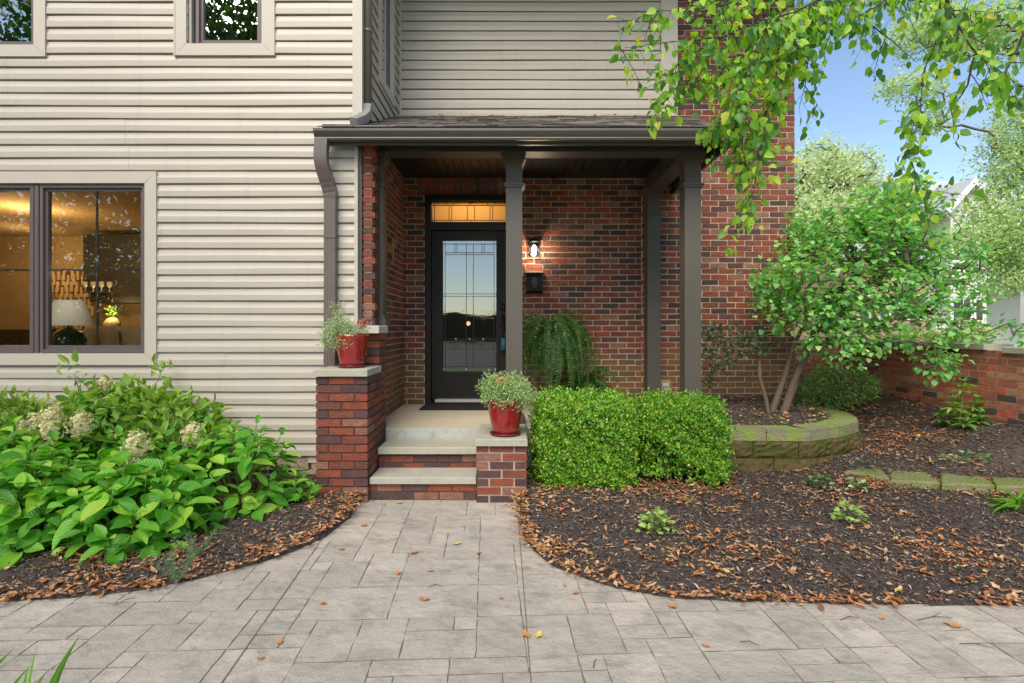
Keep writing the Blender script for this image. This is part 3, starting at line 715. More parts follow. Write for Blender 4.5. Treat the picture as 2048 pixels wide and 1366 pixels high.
for u in (.015, .17, .505, .84, .985):
    x = tx0+(tx1-tx0)*u; obj('bevel_jewel', MB().box(x-.009, x+.009, YD-.012, YD-.004, tz1-.022, tz1-.004), M['nickel'], door_frame)
for u in (.015, .24, .505, .78, .985):
    x = tx0+(tx1-tx0)*u; obj('bevel_jewel', MB().box(x-.009, x+.009, YD-.012, YD-.004, tz0+.002, tz0+.02), M['nickel'], door_frame)
dx0, dx1, dz0, dz1 = DO[0]+.075, DO[1]-.075, PZ+.06, 2.56
gx0, gx1, gz0, gz1 = -.845, -.185, .855, 2.455
d = MB(); wall_with_holes(d, dx0, dx1, YD, YD+.045, dz0, dz1, [(gx0, gx1, gz0, gz1)])
door = obj('front_door', d, M['black'], house)
d = MB(); rect_frame(d, gx0-.035, gx1+.035, gz0-.035, gz1+.035, .04, YD-.014, YD-.001); obj('glass_trim', d, M['black'], door)
obj('door_glass', MB().quad((gx0, YD+.02, gz0), (gx1, YD+.02, gz0), (gx1, YD+.02, gz1), (gx0, YD+.02, gz1)), M['door_glass'], door)
cames('leading', gx0, gx1, gz0, gz1, [(.05, 0, .05, 1), (.95, 0, .95, 1), (0, .04, 1, .04), (0, .97, 1, .97), (.44, .04, .44, .97), (.57, .04, .57, .97), (.05, .905, .95, .905), (.05, .89, .95, .89), (.23, .905, .23, .97), (.27, .905, .27, .97), (.73, .905, .73, .97), (.77, .905, .77, .97), (0, .592, 1, .592), (0, .574, 1, .574), (.05, .25, .95, .25), (.05, .175, .95, .175), (.23, .18, .23, .25), (.27, .18, .27, .25), (.73, .18, .73, .25), (.77, .18, .77, .25)], YD+.017, door, .0028)
m = MB()
for u, v in ((.02, .985), (.25, .985), (.44, .985), (.5, .985), (.56, .985), (.75, .985), (.97, .985), (.03, .583), (.45, .583), (.5, .583), (.56, .583), (.97, .583), (.25, .25), (.5, .25), (.75, .25), (.03, .02), (.44, .02), (.97, .02)):
    x = gx0+(gx1-gx0)*u; z = gz0+(gz1-gz0)*v; obj('bevel_jewel', MB().box(x-.007, x+.007, YD+.008, YD+.016, z-.007, z+.007), M['nickel'], door)
m = MB(); m.box(-.125, -.085, YD-.012, YD, 1.2, 1.55); m.tube([(-.105, YD-.012, 1.48), (-.105, YD-.06, 1.46), (-.105, YD-.06, 1.28), (-.105, YD-.012, 1.26)], .009, 8); m.box(-.13, -.08, YD-.02, YD, 1.6, 1.68); obj('door_handle', m, M['lead'], door)
m = MB(); m.box(dx0-.02, dx1+.02, YB-.06, YD+.05, PZ+.001, PZ+.03); obj('threshold', m, M['black'], house)
m = MB(); m.box(dx0+.05, dx1, YB-.03, YD-.002, PZ+.0325, PZ+.062); obj('sill', m, M['vent'], house)
# ---- porch roof, beams, ceiling, gutter, columns
GY = 4.54
mb = MB(); mb.box(-1.235, 1.765, 5.0, 5.165, 3.03, 3.28); mb.box(-1.235, 1.78, 4.985, 5.18, 3.018, 3.045); mb.box(1.60, 1.755, 5.18, 6.44, 3.02, 3.28); mb.box(1.585, 1.77, 5.18, 6.44, 3.0, 3.0195)
obj('porch_beam', mb, M['bronze'], house)
mb = MB(); x = -1.3
while x < 1.6: mb.box(x+.003, x+.092, 5.165, YB-.001, 3.185, 3.2); x += .095
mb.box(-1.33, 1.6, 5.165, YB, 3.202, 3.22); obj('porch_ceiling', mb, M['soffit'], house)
mb = MB(); mb.box(-1.33, 1.9, GY+.13, 5.0, 3.072, 3.085); mb.box(-1.55, -1.33, GY+.13, YW-.02, 3.072, 3.085); obj('soffit', mb, M['bronze'], house)
mb = MB(); mb.box(-1.62, 1.90, GY+.105, GY+.128, 2.965, 3.125); mb.box(1.9, 1.925, GY+.105, 6.44, 2.98, 3.14); 
n = len(mb.v)
mb.v += [(1.9, GY+.1, 3.1), (1.925, GY+.1, 3.1), (1.925, 6.43, 3.1), (1.9, 6.43, 3.1), (1.9, GY+.1, 3.12), (1.925, GY+.1, 3.12), (1.925, 6.43, 3.86), (1.9, 6.43, 3.86)]
mb.f += [(n, n+3, n+2, n+1), (n+4, n+5, n+6, n+7), (n, n+1, n+5, n+4), (n+1, n+2, n+6, n+5), (n+2, n+3, n+7, n+6), (n+3, n, n+4, n+7)]
obj('fascia', mb, M['gutter'], house)
mb = MB(); mb.extrude_x([(GY+.104, 2.983), (GY+.035, 2.983), (GY+.028, 2.998), (GY+.03, 3.006), (GY+.012, 3.03), (GY+.004, 3.046), (GY, 3.05), (GY, 3.072), (GY+.012, 3.073), (GY+.012, 3.062), (GY+.1, 3.055)], -1.674, 1.90)
gut = obj('gutter', mb, M['gutter'], house)
mb = MB(); sx, sz = (6.345-4.56), (3.872-3.085); L = math.hypot(sx, sz); cu, su = sx/L, sz/L; rg = random.Random(8)
v = 0; row = 0
while v < L:
    xx0, xx1 = (-1.33, 1.93) if v*cu+4.56 > YW-.02 else (-1.64, 1.93); x = xx0-rg.uniform(0, .2)
    while x < xx1:
        wd = rg.uniform(.07, .28); a, b = max(x, xx0), min(x+wd-.004, xx1)
        if b > a+.01:
            th = rg.choice([.006, .010, .014]); dv = rg.uniform(-.012, .006); l0, l1 = v+dv, min(L, v+.2); n = len(mb.v)
            for (q, hgt) in ((l0, .0), (l1, 0), (l1, .005), (l0, th)):
                for xq in (a, b): mb.v.append((xq, 4.56+q*cu-su*hgt, 3.085+q*su+cu*hgt+.004))
            mb.f += [(n, n+1, n+7, n+6), (n+6, n+7, n+5, n+4), (n, n+6, n+4, n+2), (n+1, n+3, n+5, n+7)]
        x += wd
    v += .13; row += 1
shg = obj('porch_roof', mb, M['shingle'], house)
mb = MB(); n = 0
mb.v = [(-1.33, 4.57, 3.075), (1.93, 4.57, 3.075), (1.93, 6.44, 3.87), (-1.33, 6.44, 3.87), (-1.66, 4.57, 3.075), (-1.33, 4.57, 3.075), (-1.33, YW, 3.155), (-1.66, YW, 3.155)]; mb.f = [(0, 1, 2, 3), (4, 5, 6, 7)]
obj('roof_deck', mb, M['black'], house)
mb = MB(); mb.box(-1.62, -1.34, 4.60, YW-.03, 3.105, 3.115); mb.box(-1.53, -1.34, 4.66, YW-.03, 3.135, 3.15); obj('flashing', mb, M['spout'], house)
def column(x0, y0, zb=PZ, w_=.152, half=False):
    x1 = x0+w_; y1 = y0+w_; m = MB(); m.box(x0, x1, y0, y1, zb, 3.018)
    c = obj('column', m, M['column'], house)
    m = MB(); zc = 2.70; m.box(x0-.014, x1+.014, y0-.014, y1+.014, zc, zc+.018); m.box(x0-.022, x1+.022, y0-.022, y1+.022, zc+.018, zc+.034); obj('neck_ring', m, M['column'], c); m = MB()
    m.box(x0-.012, x1+.012, y0-.012, y1+.012, 2.92, 2.945); m.box(x0-.026, x1+.026, y0-.026, y1+.026, 2.945, 2.98); m.box(x0-.034, x1+.034, y0-.034, y1+.034, 2.98, 3.017)
    obj('capital', m, M['column'], c)
    m = MB(); m.box(x0-.03, x1+.03, y0-.03, y1+.03, zb, zb+.07); m.box(x0-.018, x1+.018, y0-.018, y1+.018, zb+.07, zb+.10); obj('column_base', m, M['column'], c)
column(-.056, 5.02); column(1.607, 5.02); column(1.575, 6.275); column(-1.342, 5.0, 1.41, .146)
# downspouts
def ribbed(mb, path_, w_, d_):
    """rectangular ribbed spout along (x,y,z) path"""
    prof = []
    nr = 5
    for q in range(nr*2+1): prof.append((-w_/2+w_*q/(nr*2), -d_/2-(.004 if q % 2 else 0)))
    prof += [(w_/2, d_/2), (-w_/2, d_/2)]
    b = len(mb.v); m = len(prof); Pt = [Vector(p) for p in path_]
    for i, p in enumerate(Pt):
        t_ = (Pt[min(i+1, len(Pt)-1)]-Pt[max(i-1, 0)]).normalized(); xa = Vector((1, 0, 0)); xa = (xa-t_*xa.dot(t_)).normalized(); ya = t_.cross(xa)
        if ya.y < 0: ya = -ya
        for (a, c) in prof: q = p+xa*a+ya*c; mb.v.append(tuple(q))
    for i in range(len(Pt)-1):
        for q in range(m):
            r = (q+1) % m; mb.f.append((b+i*m+q, b+i*m+r, b+(i+1)*m+r, b+(i+1)*m+q))
    mb.f.append(tuple(range(b, b+m))); mb.f.append(tuple(range(b+(len(Pt)-1)*m, b+len(Pt)*m)))
mb = MB(); pts = []
xs, xe = -1.60, -1.60; x0_, y0_ = -1.60, GY+.06; x1_, y1_ = -1.605, YW-.07
pts = [(-1.615, GY+.055, 2.99), (-1.618, GY+.045, 2.90), (-1.618, GY+.042, 2.84)]
for q in range(1, 15):
    t_ = q/14; u_ = t_*t_*(3-2*t_); wv_ = .003*(q % 2) if 5 < q < 14 else 0; pts.append((-1.618+.043*u_, GY+.042+(y1_-GY-.042)*u_-wv_, 2.84-.32*t_))
ribbed(mb, pts, .108, .07); ds = obj('downspout', mb, M['spout'], house)
mb = MB(); ribbed(mb, [(-1.575, YW-.07, 2.53), (-1.578, YW-.07, .95)], .098, .066)
mb.box(-1.63, -1.522, YW-.112, YW-.03, 2.17, 2.185); obj('spout_pipe', mb, M['spout'], ds)
mb = MB()
for z in (2.76, 2.74, 2.72, 2.64, 2.62, 2.6, 2.58):
    pass
mb = MB(); mb.tube([(-1.285, YW+.055, 6.2), (-1.285, YW+.055, 3.36)], .034, 12); mb.tube([(-1.285, YW+.055, 4.05), (-1.285, YW+.055, 4.02)], .038, 12); ds = obj('downspout', mb, M['spout'], house)
mb = MB(); ribbed(mb, [(-1.285, YW+.05, 3.37), (-1.29, YW+.03, 3.29), (-1.31, YW-.04, 3.22), (-1.36, YW-.13, 3.155)], .078, .07)
obj('spout_elbow', mb, simple('weathered_grey_spout', (.28, .25, .24), .5, 20, .3), ds)
# ---- rooms behind the glass
mb = MB(); RX0, RX1, RY1, RZ0, RZ1 = -8.85, -2.75, 9.2, .35, 2.95
mb.quad((RX0, RY1, RZ0), (RX1, RY1, RZ0), (RX1, RY1, RZ1), (RX0, RY1, RZ1)).quad((RX0, YW+.16, RZ0), (RX0, RY1, RZ0), (RX0, RY1, RZ1), (RX0, YW+.16, RZ1)).quad((RX1, YW+.16, RZ0), (RX1, RY1, RZ0), (RX1, RY1, RZ1), (RX1, YW+.16, RZ1)).quad((RX0, YW+.16, RZ1), (RX1, YW+.16, RZ1), (RX1, RY1, RZ1), (RX0, RY1, RZ1)).quad((RX0, YW+.16, RZ0), (RX1, YW+.16, RZ0), (RX1, RY1, RZ0), (RX0, RY1, RZ0))
obj('interior_room', mb, M['plaster'], house)
mb = MB(); 
for (a, b, z0_, z1_) in ((-6.3, -4.0, 3.5, 5.9), (-3.6, -1.5, 3.5, 5.9)):
    mb.quad((a, YW+1.6, z0_), (b, YW+1.6, z0_), (b, YW+1.6, z1_), (a, YW+1.6, z1_))
obj('upper_room_shade_sheet', mb, M['int_dark'], house)  # dark sheets stand in for the shade of the unlit upper rooms
mb = MB(); hx0, hx1, hy1 = -1.6, .6, 9.5
mb.quad((hx0, hy1, .47), (hx1, hy1, .47), (hx1, hy1, 3.3), (hx0, hy1, 3.3)).quad((hx0, YB+.2, .47), (hx0, hy1, .47), (hx0, hy1, 3.3), (hx0, YB+.2, 3.3)).quad((hx1, YB+.2, .47), (hx1, hy1, .47), (hx1, hy1, 3.3), (hx1, YB+.2, 3.3)).quad((hx0, YB+.12, 3.3), (hx1, YB+.12, 3.3), (hx1, hy1, 3.3), (hx0, hy1, 3.3)).quad((hx0, YB+.12, .46), (hx1, YB+.12, .46), (hx1, hy1, .46), (hx0, hy1, .46))
obj('hallway', mb, simple('dim_hall', (.10, .07, .045), .8), house)
def lamp(name, loc, e, c, r=.05, typ='POINT'):
    l = bpy.data.lights.new(name, typ); l.energy = e; l.color = c
    if typ == 'POINT': l.shadow_soft_size = r
    else: l.size = r
    o = bpy.data.objects.new(name, l); COL.objects.link(o); o.location = loc; return o
lamp('hall_light', (-.5, 7.0, 3.05), 8, (1, .7, .38), .12)
mb = MB(); mb.lathe([(0, 3.29), (.16, 3.29), (.16, 3.24), (0, 3.2)], -.5, 7.0, 20); obj('hall_lamp_disc', mb, emit('hall_lamp', (1, .7, .4), 3), house)
mb = MB(); mb.lathe([(0, .04), (.03, .02), (.035, 0), (.03, -.02), (0, -.04)], 0, 0, 12)
mb.v = [(a-.72, b+8.9, c+1.46) for a, b, c in mb.v]; obj('hall_sconce', mb, emit('sconce_glow', (1, .6, .25), 1.6), house)
lamp('room_light', (-6.3, 7.0, 2.6), 34, (1, .68, .33), .2)
lamp('panel_fill_light', (-7.6, 8.4, 2.5), 9, (1, .7, .36), .05); lamp('cove_light', (-6.3, 8.5, 1.72), 5, (1, .66, .3), .06)  # first lamp is added to brighten the woven panel, no fixture there
lamp('lampshade_fill_light', (-4.1, 5.0, 1.9), 2, (1, .86, .7), .05)  # added light that brightens the lampshade from outside, not its own bulb
# interior furniture (seen through the window)
def PW(px, py, Y): k = Y/1080; return ((px-1024)*k, Y, EYE-(py-655)*k)
mb = MB(); a = PW(90, 470, 9.1); b = PW(192, 690, 9.1)
for q in range(16):
    x = a[0]+(b[0]-a[0])*q/16
    for r in range(9):
        z = .5+r*.2+(q % 2)*.09; mb.box(x+.005, x+.05, 9.0+.02*((q+r) % 3), 9.15, z, z+.17, .006)
obj('wall_panel', mb, M['wicker'], house)
cab = thing('bar_cabinet', 'dark bar cabinet with lit backsplash and hanging glasses seen through the window', 'cabinet', (-6.0, 8.8, .5))
mb = MB(); x0c, x1c = PW(186, 0, 8.8)[0], PW(300, 0, 8.8)[0]; mb.box(x0c, x1c, 8.6, 9.19, 1.95, 2.88); mb.box(x0c-.02, x1c, 8.75, 9.19, 1.80, 1.9495); obj('upper_shelf', mb, M['int_dark'], cab)
mb = MB(); mb.box(x0c-2.8, x1c, 8.55, 9.19, .5, 1.36); obj('counter', mb, M['int_dark'], cab)
for q in range(7):
    x = x0c+.05+q*.13-.4*(q > 3); mb = MB(); mb.lathe([(.03, 1.962), (.004, 1.97), (.004, 2.02), (.03, 2.05), (.034, 2.12)], x, 8.58, 10); obj('wine_glass', mb, M['nickel'], cab)
ts = thing('table_lamp', 'table lamp with pale tapered shade and dark glass base in the window', 'lamp', (-4.22, 5.35, .9))
lx, lz0, lz1 = (139-1024)*5.35/1080, EYE-(651-655)*5.35/1080, EYE+(655-601)*5.35/1080
mb = MB(); mb.lathe([(.205, lz0), (.12, lz1), (.115, lz1), (.2, lz0)], lx, 5.35, 32); obj('lamp_shade', mb, M['shade'], ts)
mb = MB(); mb.lathe([(0, 1.10), (.09, 1.10), (.135, 1.18), (.14, 1.27), (.11, 1.34), (.05, 1.38), (.02, 1.40), (.01, 1.55), (0, 1.55)], lx, 5.35, 28); obj('lamp_base', mb, simple('smoked_glass_base', (.02, .03, .02), .08), ts)
vs = thing('vase', 'round cream vase with a small green sprig on the bar counter', 'vase', (PW(220, 640, 8.55)[0], 8.6, 1.36)); vx = vs.location.x
mb = MB(); mb.lathe([(0, 1.362), (.06, 1.362), (.115, 1.42), (.12, 1.47), (.08, 1.53), (.045, 1.55), (.04, 1.56), (0, 1.56)], vx, 8.6, 24); obj('vase_body', mb, M['vase'], vs)
r_ = RS(5); n = 30; leaves('sprig', np.array([[vx, 8.6, 1.56]])+r_.rand(n, 3)*[[.14, .1, .15]]-[[.07, .05, 0]], rdir(r_, n)+[[0, 0, .8]], rdir(r_, n), .07, .035, T_SM, M['box'], vs)
so_ = thing('sofa', 'tan sofa with loose cushions just inside the lower window', 'sofa', (-4.0, 6.1, .35))
def pillow(mb, cx, cy, cz, w_, h_, d_, n=10):
    b = len(mb.v)
    for i in range(n+1):
        for j in range(n+1):
            u, v_ = i/n*2-1, j/n*2-1; t_ = max(0, (1-u**4)*(1-v_**4))**.6
            for s in (-1, 1): mb.v.append((cx+u*w_/2*(1-.08*v_*v_), cy+s*d_/2*t_, cz+v_*h_/2*(1-.08*u*u)))
    for i in range(n):
        for j in range(n):
            a = b+2*(i*(n+1)+j); c = a+2*(n+1); mb.f.append((a, c, c+2, a+2)); mb.f.append((a+1, a+3, c+3, c+1))
    mb.sm = True
mb = MB(); mb.box(-5.8, -3.2, 6.1, 7.0, .35, .82); mb.box(-5.8, -3.2, 6.0, 6.2, .35, 1.12); obj('sofa_body', mb, M['sofa'], so_)
for (px, ww, zz, yy) in ((150, .5, 1.18, 5.95), (200, .42, 1.2, 5.9), (245, .6, 1.2, 6.05)):
    mb = MB(); pillow(mb, (px-1024)*yy/1080, yy, zz, ww, .42, .18); obj('cushion', mb, M['sofa'], so_)
# ================================================================== piers, steps
def cap(mb, x0, x1, y0, y1, z0, z1):
    b = .006; n = len(mb.v)
    for (i_, z) in ((0, z0), (0, z1-b), (b, z1)):
        mb.v += [(x0+i_, y0+i_, z), (x1-i_, y0+i_, z), (x1-i_, y1-i_, z), (x0+i_, y1-i_, z)]
    for l in (0, 4):
        for q in range(4): r = (q+1) % 4; mb.f.append((n+l+q, n+l+r, n+l+4+r, n+l+4+q))
    mb.f += [(n+3, n+2, n+1, n), (n+8, n+9, n+10, n+11)]; return mb
pr = thing('brick_pier', 'tall stepped red brick pier with two stone caps left of the steps', 'brick pier', (-1.36, 4.5, 0), 'brick piers flanking the porch steps')
bm = MB(); mm = MB(); brick_pier(bm, mm, -1.562, -1.152, 4.30, 4.725, -.01, -.01+HP*15)
brick_pier(bm, mm, -1.555, -1.165, 4.735, 4.98, .195, .195+HP*17)
b_ = obj('brick_body', bm, M['brick_pier'], pr); obj('mortar', mm, M['mortar_shaded'], b_)
obj('stone_cap', cap(MB(), -1.574, -1.146, 4.275, 4.74, 1.006, 1.061), M['lime'], pr)
obj('stone_cap', cap(MB(), -1.44, -1.147, 4.65, 4.99, 1.345, 1.411), simple('pale_upper_cap', (.5, .485, .42), .7, 9, .1, .2, 60), pr)
pr2 = thing('brick_pier', 'short brick pier with a stone cap right of the steps', 'brick pier', (-.08, 4.5, 0), 'brick piers flanking the porch steps')
bm = MB(); mm = MB(); brick_pier(bm, mm, -.284, .118, 4.30, 4.70, -.01, -.01+HP*6.8)
b_ = obj('brick_body', bm, M['brick_pier'], pr2); obj('mortar', mm, M['mortar'], b_)
obj('stone_cap', cap(MB(), -.289, .122, 4.272, 4.958, .455, .509), M['lime'], pr2)
st = thing('porch_steps', 'two brick and stone steps leading up to the porch', 'steps', (-.7, 4.6, 0))
bm = MB(); mm = MB(); brick_panel(bm, mm, 'x', -1.145, -.290, 4.36, .2, 0, .0, HP*2, (), .1); brick_panel(bm, mm, 'x', -1.145, -.290, 4.64, .2, 0, .165, .165+HP*2, (), .35)
b_ = obj('riser', bm, M['brick_pier'], st); obj('mortar', mm, M['mortar_shaded'], b_)
obj('tread', cap(MB(), -1.142, -.290, 4.335, 4.66, .137, .19), simple('worn_tread_stone', (.40, .38, .30), .8, 14, .25, .5, 40), st)
obj('tread', cap(MB(), -1.142, -.290, 4.60, 4.957, .315, .372), M['lime'], st)

# ================================================================== things on the porch
def fl(v): return tuple(float(a) for a in v)
def pot(x, y, z, r, h, name, label):
    t_ = thing(name, label, 'potted plant', (x, y, z), 'red glazed pots on the brick piers')
    m = MB(); m.lathe([(0, z+.012), (r*.66, z+.012), (r*.72, z+.03), (r*.9, z+h*.55), (r*.99, z+h*.86), (r*1.02, z+h*.9), (r*1.0, z+h*.95), (r*1.03, z+h), (r*.93, z+h), (r*.9, z+h*.86), (0, z+h*.85)], x, y, 44); obj('pot', m, M['glaze'], t_)
    m = MB(); m.lathe([(0, z+.001), (r*.78, z+.001), (r*.86, z+.022), (r*.82, z+.024), (r*.76, z+.01), (0, z+.01)], x, y, 40); obj('saucer', m, M['saucer'], t_)
    return t_
def airy(parent, rg_, ells, n, nf, seed, x, y, zt, lsz=.02):
    T = ell_points(rg_, ells, int(n/9), .1)
    mb_ = MB()
    for p in T[::2]:
        a = np.array([x+(p[0]-x)*.25, y+(p[1]-y)*.25, zt]); m_ = (a+p)/2+[0, 0, .03]; mb_.tube([fl(a), fl(m_), fl(p)], .0011, 3, False)
    obj('stems', mb_, M['stem'], parent)
    P_, D_, N_ = clump_leaves(rg_, T, rdir(rg_, len(T))+[[0, 0, .3]], 9, .035, .4, .1)
    leaves('foliage', P_, D_, N_, rg_.uniform(.7, 1.3, len(P_))*lsz, rg_.uniform(.35, .6, len(P_))*lsz, T_SM, M['pot_leaf'], parent, rng=rg_)
    Pf = np.repeat(T[rg_.randint(0, len(T), nf)], 3, 0)+rg_.normal(size=(nf*3, 3))*.02; n3 = len(Pf)
    leaves('blossoms', Pf, rdir(rg_, n3), rdir(rg_, n3), .011, .010, T_SM, M['white_fl'], parent, rng=rg_)
rg_ = RS(31)
pl1 = pot(-1.335, 4.50, 1.061, .133, .275, 'potted_plant', 'red pot of wispy pale flowers leaning left on the tall pier')
airy(pl1, rg_, [(-1.42, 4.46, 1.40, .15, .12, .09), (-1.50, 4.42, 1.30, .10, .1, .09), (-1.46, 4.5, 1.53, .07, .07, .09), (-1.30, 4.46, 1.38, .13, .11, .06), (-1.36, 4.38, 1.28, .10, .05, .06)], 1900, 420, 1, -1.335, 4.50, 1.30, .017)
Pf = np.array([-1.23, 4.44, 1.425])+rdir(rg_, 60)*.028; leaves('coral_flower', Pf, rdir(rg_, 60)-[[0, .5, 0]], rdir(rg_, 60), .025, .02, T_SM2, M['coral'], pl1)
pl2 = pot(-.055, 4.46, .509, .150, .30, 'potted_plant', 'red speckled pot of pale green bedding plants on the short pier')
airy(pl2, rg_, [(-.06, 4.46, .90, .21, .18, .12), (-.03, 4.42, .84, .23, .18, .10), (-.18, 4.45, .93, .09, .1, .1), (.09, 4.42, .84, .10, .1, .1), (-.05, 4.35, .80, .17, .07, .07)], 5200, 420, 2, -.055, 4.46, .80, .022)
Pf = np.array([-.09, 4.34, .965])+rdir(rg_, 50)*.03; leaves('coral_flower', Pf, rdir(rg_, 50)-[[0, .5, 0]], rdir(rg_, 50), .02, .017, T_SM2, leafm('peach_floret', [(0, (.7, .35, .2)), (1, (.8, .55, .35))]), pl2)
m = MB(); m.box(-1.035, .05, 6.02, 6.40, PZ+.001, PZ+.013); props(obj('doormat', m, M['mat']), 'black rectangular doormat in front of the threshold', 'doormat')
lt = thing('wall_lantern', 'small lit black wall lantern on the brick beside the door', 'wall lamp', (.25, YB, 2.3))
lx, ly, lz0, lz1 = .262, YB-.095, 2.235, 2.405
m = MB(); m.box(lx-.05, lx+.05, YB-.03, YB-.001, lz0+.02, lz1+.04); m.tube([(lx, YB-.02, lz1+.03), (lx, YB-.06, lz1+.055), (lx, ly, lz1+.03)], .008, 8); obj('back_plate', m, M['black'], lt)
m = MB()
def fru(m, x, y, z0, z1, a0, a1):
    n = len(m.v); m.v += [(x-a0, y-a0, z0), (x+a0, y-a0, z0), (x+a0, y+a0, z0), (x-a0, y+a0, z0), (x-a1, y-a1, z1), (x+a1, y-a1, z1), (x+a1, y+a1, z1), (x-a1, y+a1, z1)]
    m.f += [(n, n+1, n+5, n+4), (n+1, n+2, n+6, n+5), (n+2, n+3, n+7, n+6), (n+3, n, n+4, n+7)]; return n
for sx_ in (-1, 1):
    for sy_ in (-1, 1): m.tube([(lx+sx_*.05, ly+sy_*.05, lz0), (lx+sx_*.063, ly+sy_*.063, lz1)], .0042, 5)
rect = lambda a, z, t_: [m.box(lx-a, lx+a, ly-a-t_, ly-a+t_, z-t_, z+t_), m.box(lx-a, lx+a, ly+a-t_, ly+a+t_, z-t_, z+t_), m.box(lx-a-t_, lx-a+t_, ly-a, ly+a, z-t_, z+t_), m.box(lx+a-t_, lx+a+t_, ly-a, ly+a, z-t_, z+t_)]
rect(.05, lz0, .004); n = fru(m, lx, ly, lz1, lz1+.04, .068, .03); m.f += [(n+3, n+2, n+1, n), (n+4, n+5, n+6, n+7)]
obj('lantern_frame', m, M['black'], lt)
m = MB(); fru(m, lx, ly, lz0+.004, lz1-.002, .049, .062); obj('lantern_glass', m, M['lantern_glass'], lt)
m = MB(); m.lathe([(0, lz0+.03), (.018, lz0+.04), (.03, lz0+.075), (.026, lz0+.105), (.012, lz0+.13), (0, lz0+.13)], lx, ly, 16); obj('bulb', m, emit('warm_bulb', (1, .86, .68), 14), lt)
o = lamp('lantern_light', (lx, ly-.03, lz0+.06), 9, (1, .74, .5), .03)
mbx = thing('mailbox', 'black wall mailbox with oval ornament under the lantern', 'mailbox', (.25, YB, 1.9))
m = MB(); m.extrude_x([(YB-.002, 1.80), (YB-.10, 1.83), (YB-.11, 1.99), (YB-.09, 2.045), (YB-.002, 2.06)], .165, .362); obj('box_body', m, M['black'], mbx)
m = MB(); m.extrude_x([(YB-.001, 2.065), (YB-.12, 2.035), (YB-.122, 2.043), (YB-.001, 2.075)], .155, .372); obj('lid', m, simple('lid_edge', (.12, .12, .1), .35), mbx)
m = MB(); m.lathe([(0, 0), (.045, 0), (.038, .008), (.02, .004), (0, .012)], 0, 0, 24); m.v = [(a+.262, YB-.112-c, b*1.7+1.925) for a, b, c in m.v]; obj('ornament', m, simple('worn_bronze', (.05, .035, .02), .5), mbx)
hn = thing('house_number', 'brass house number plaque reading 801 on the porch side wall', 'house number', (-1.295, 5.6, 2.24))
m = MB(); m.box(-1.297, -1.28, 5.50, 5.80, 2.10, 2.34); obj('plaque', m, simple('dark_bronze_plaque', (.04, .025, .012), .4, 9, .2), hn)
m = MB()
for a in ((5.49, 5.81, 2.09, 2.102), (5.49, 5.81, 2.338, 2.35), (5.49, 5.502, 2.10, 2.34), (5.798, 5.81, 2.10, 2.34)): m.box(-1.298, -1.272, *a)
obj('plaque_rim', m, M['gold'], hn)
cu_ = bpy.data.curves.new('numerals', 'FONT'); cu_.body = '801'; cu_.size = .15; cu_.extrude = .004; cu_.align_x = 'CENTER'; cu_.align_y = 'CENTER'
tmp = bpy.data.objects.new('numerals_curve', cu_); COL.objects.link(tmp); bpy.context.view_layer.update()
me = bpy.data.meshes.new_from_object(tmp.evaluated_get(bpy.context.evaluated_depsgraph_get())); COL.objects.unlink(tmp); bpy.data.objects.remove(tmp)
for v_ in me.vertices: c_ = v_.co.copy(); v_.co = (c_.z+.020, c_.x*.9+.05, c_.y-.02)
me.materials.append(M['gold']); o = bpy.data.objects.new('numerals', me); COL.objects.link(o); o.parent = hn; o.location = (0, 0, 0)
m = MB(); m.box(-.132, -.078, YD-.075, YD-.045, 1.12, 1.27); m.tube([(-.125, YD-.06, 1.27), (-.125, YD-.06, 1.33), (-.085, YD-.06, 1.33), (-.085, YD-.06, 1.27)], .004, 6); lb = props(obj('key_lock_box', m, M['blue']), 'teal plastic lock box hanging on the door handle', 'lock box')
vt = thing('dryer_vent', 'small grey louvred vent cover low on the brick by the corner post', 'vent', (1.82, 6.44, .68))
m = MB(); m.box(1.775, 1.86, 6.40, 6.439, .60, .735); m.extrude_x([(6.40, .61), (6.375, .61), (6.39, .72), (6.40, .72)], 1.785, 1.85)
for z in (.64, .67, .70): m.box(1.788, 1.847, 6.365, 6.38, z, z+.012)
obj('vent_hood', m, M['vent'], vt); m = MB(); m.box(1.745, 1.89, 6.43, 6.4395, .57, .77, .004); obj('sealant', m, M['caulk'], vt)
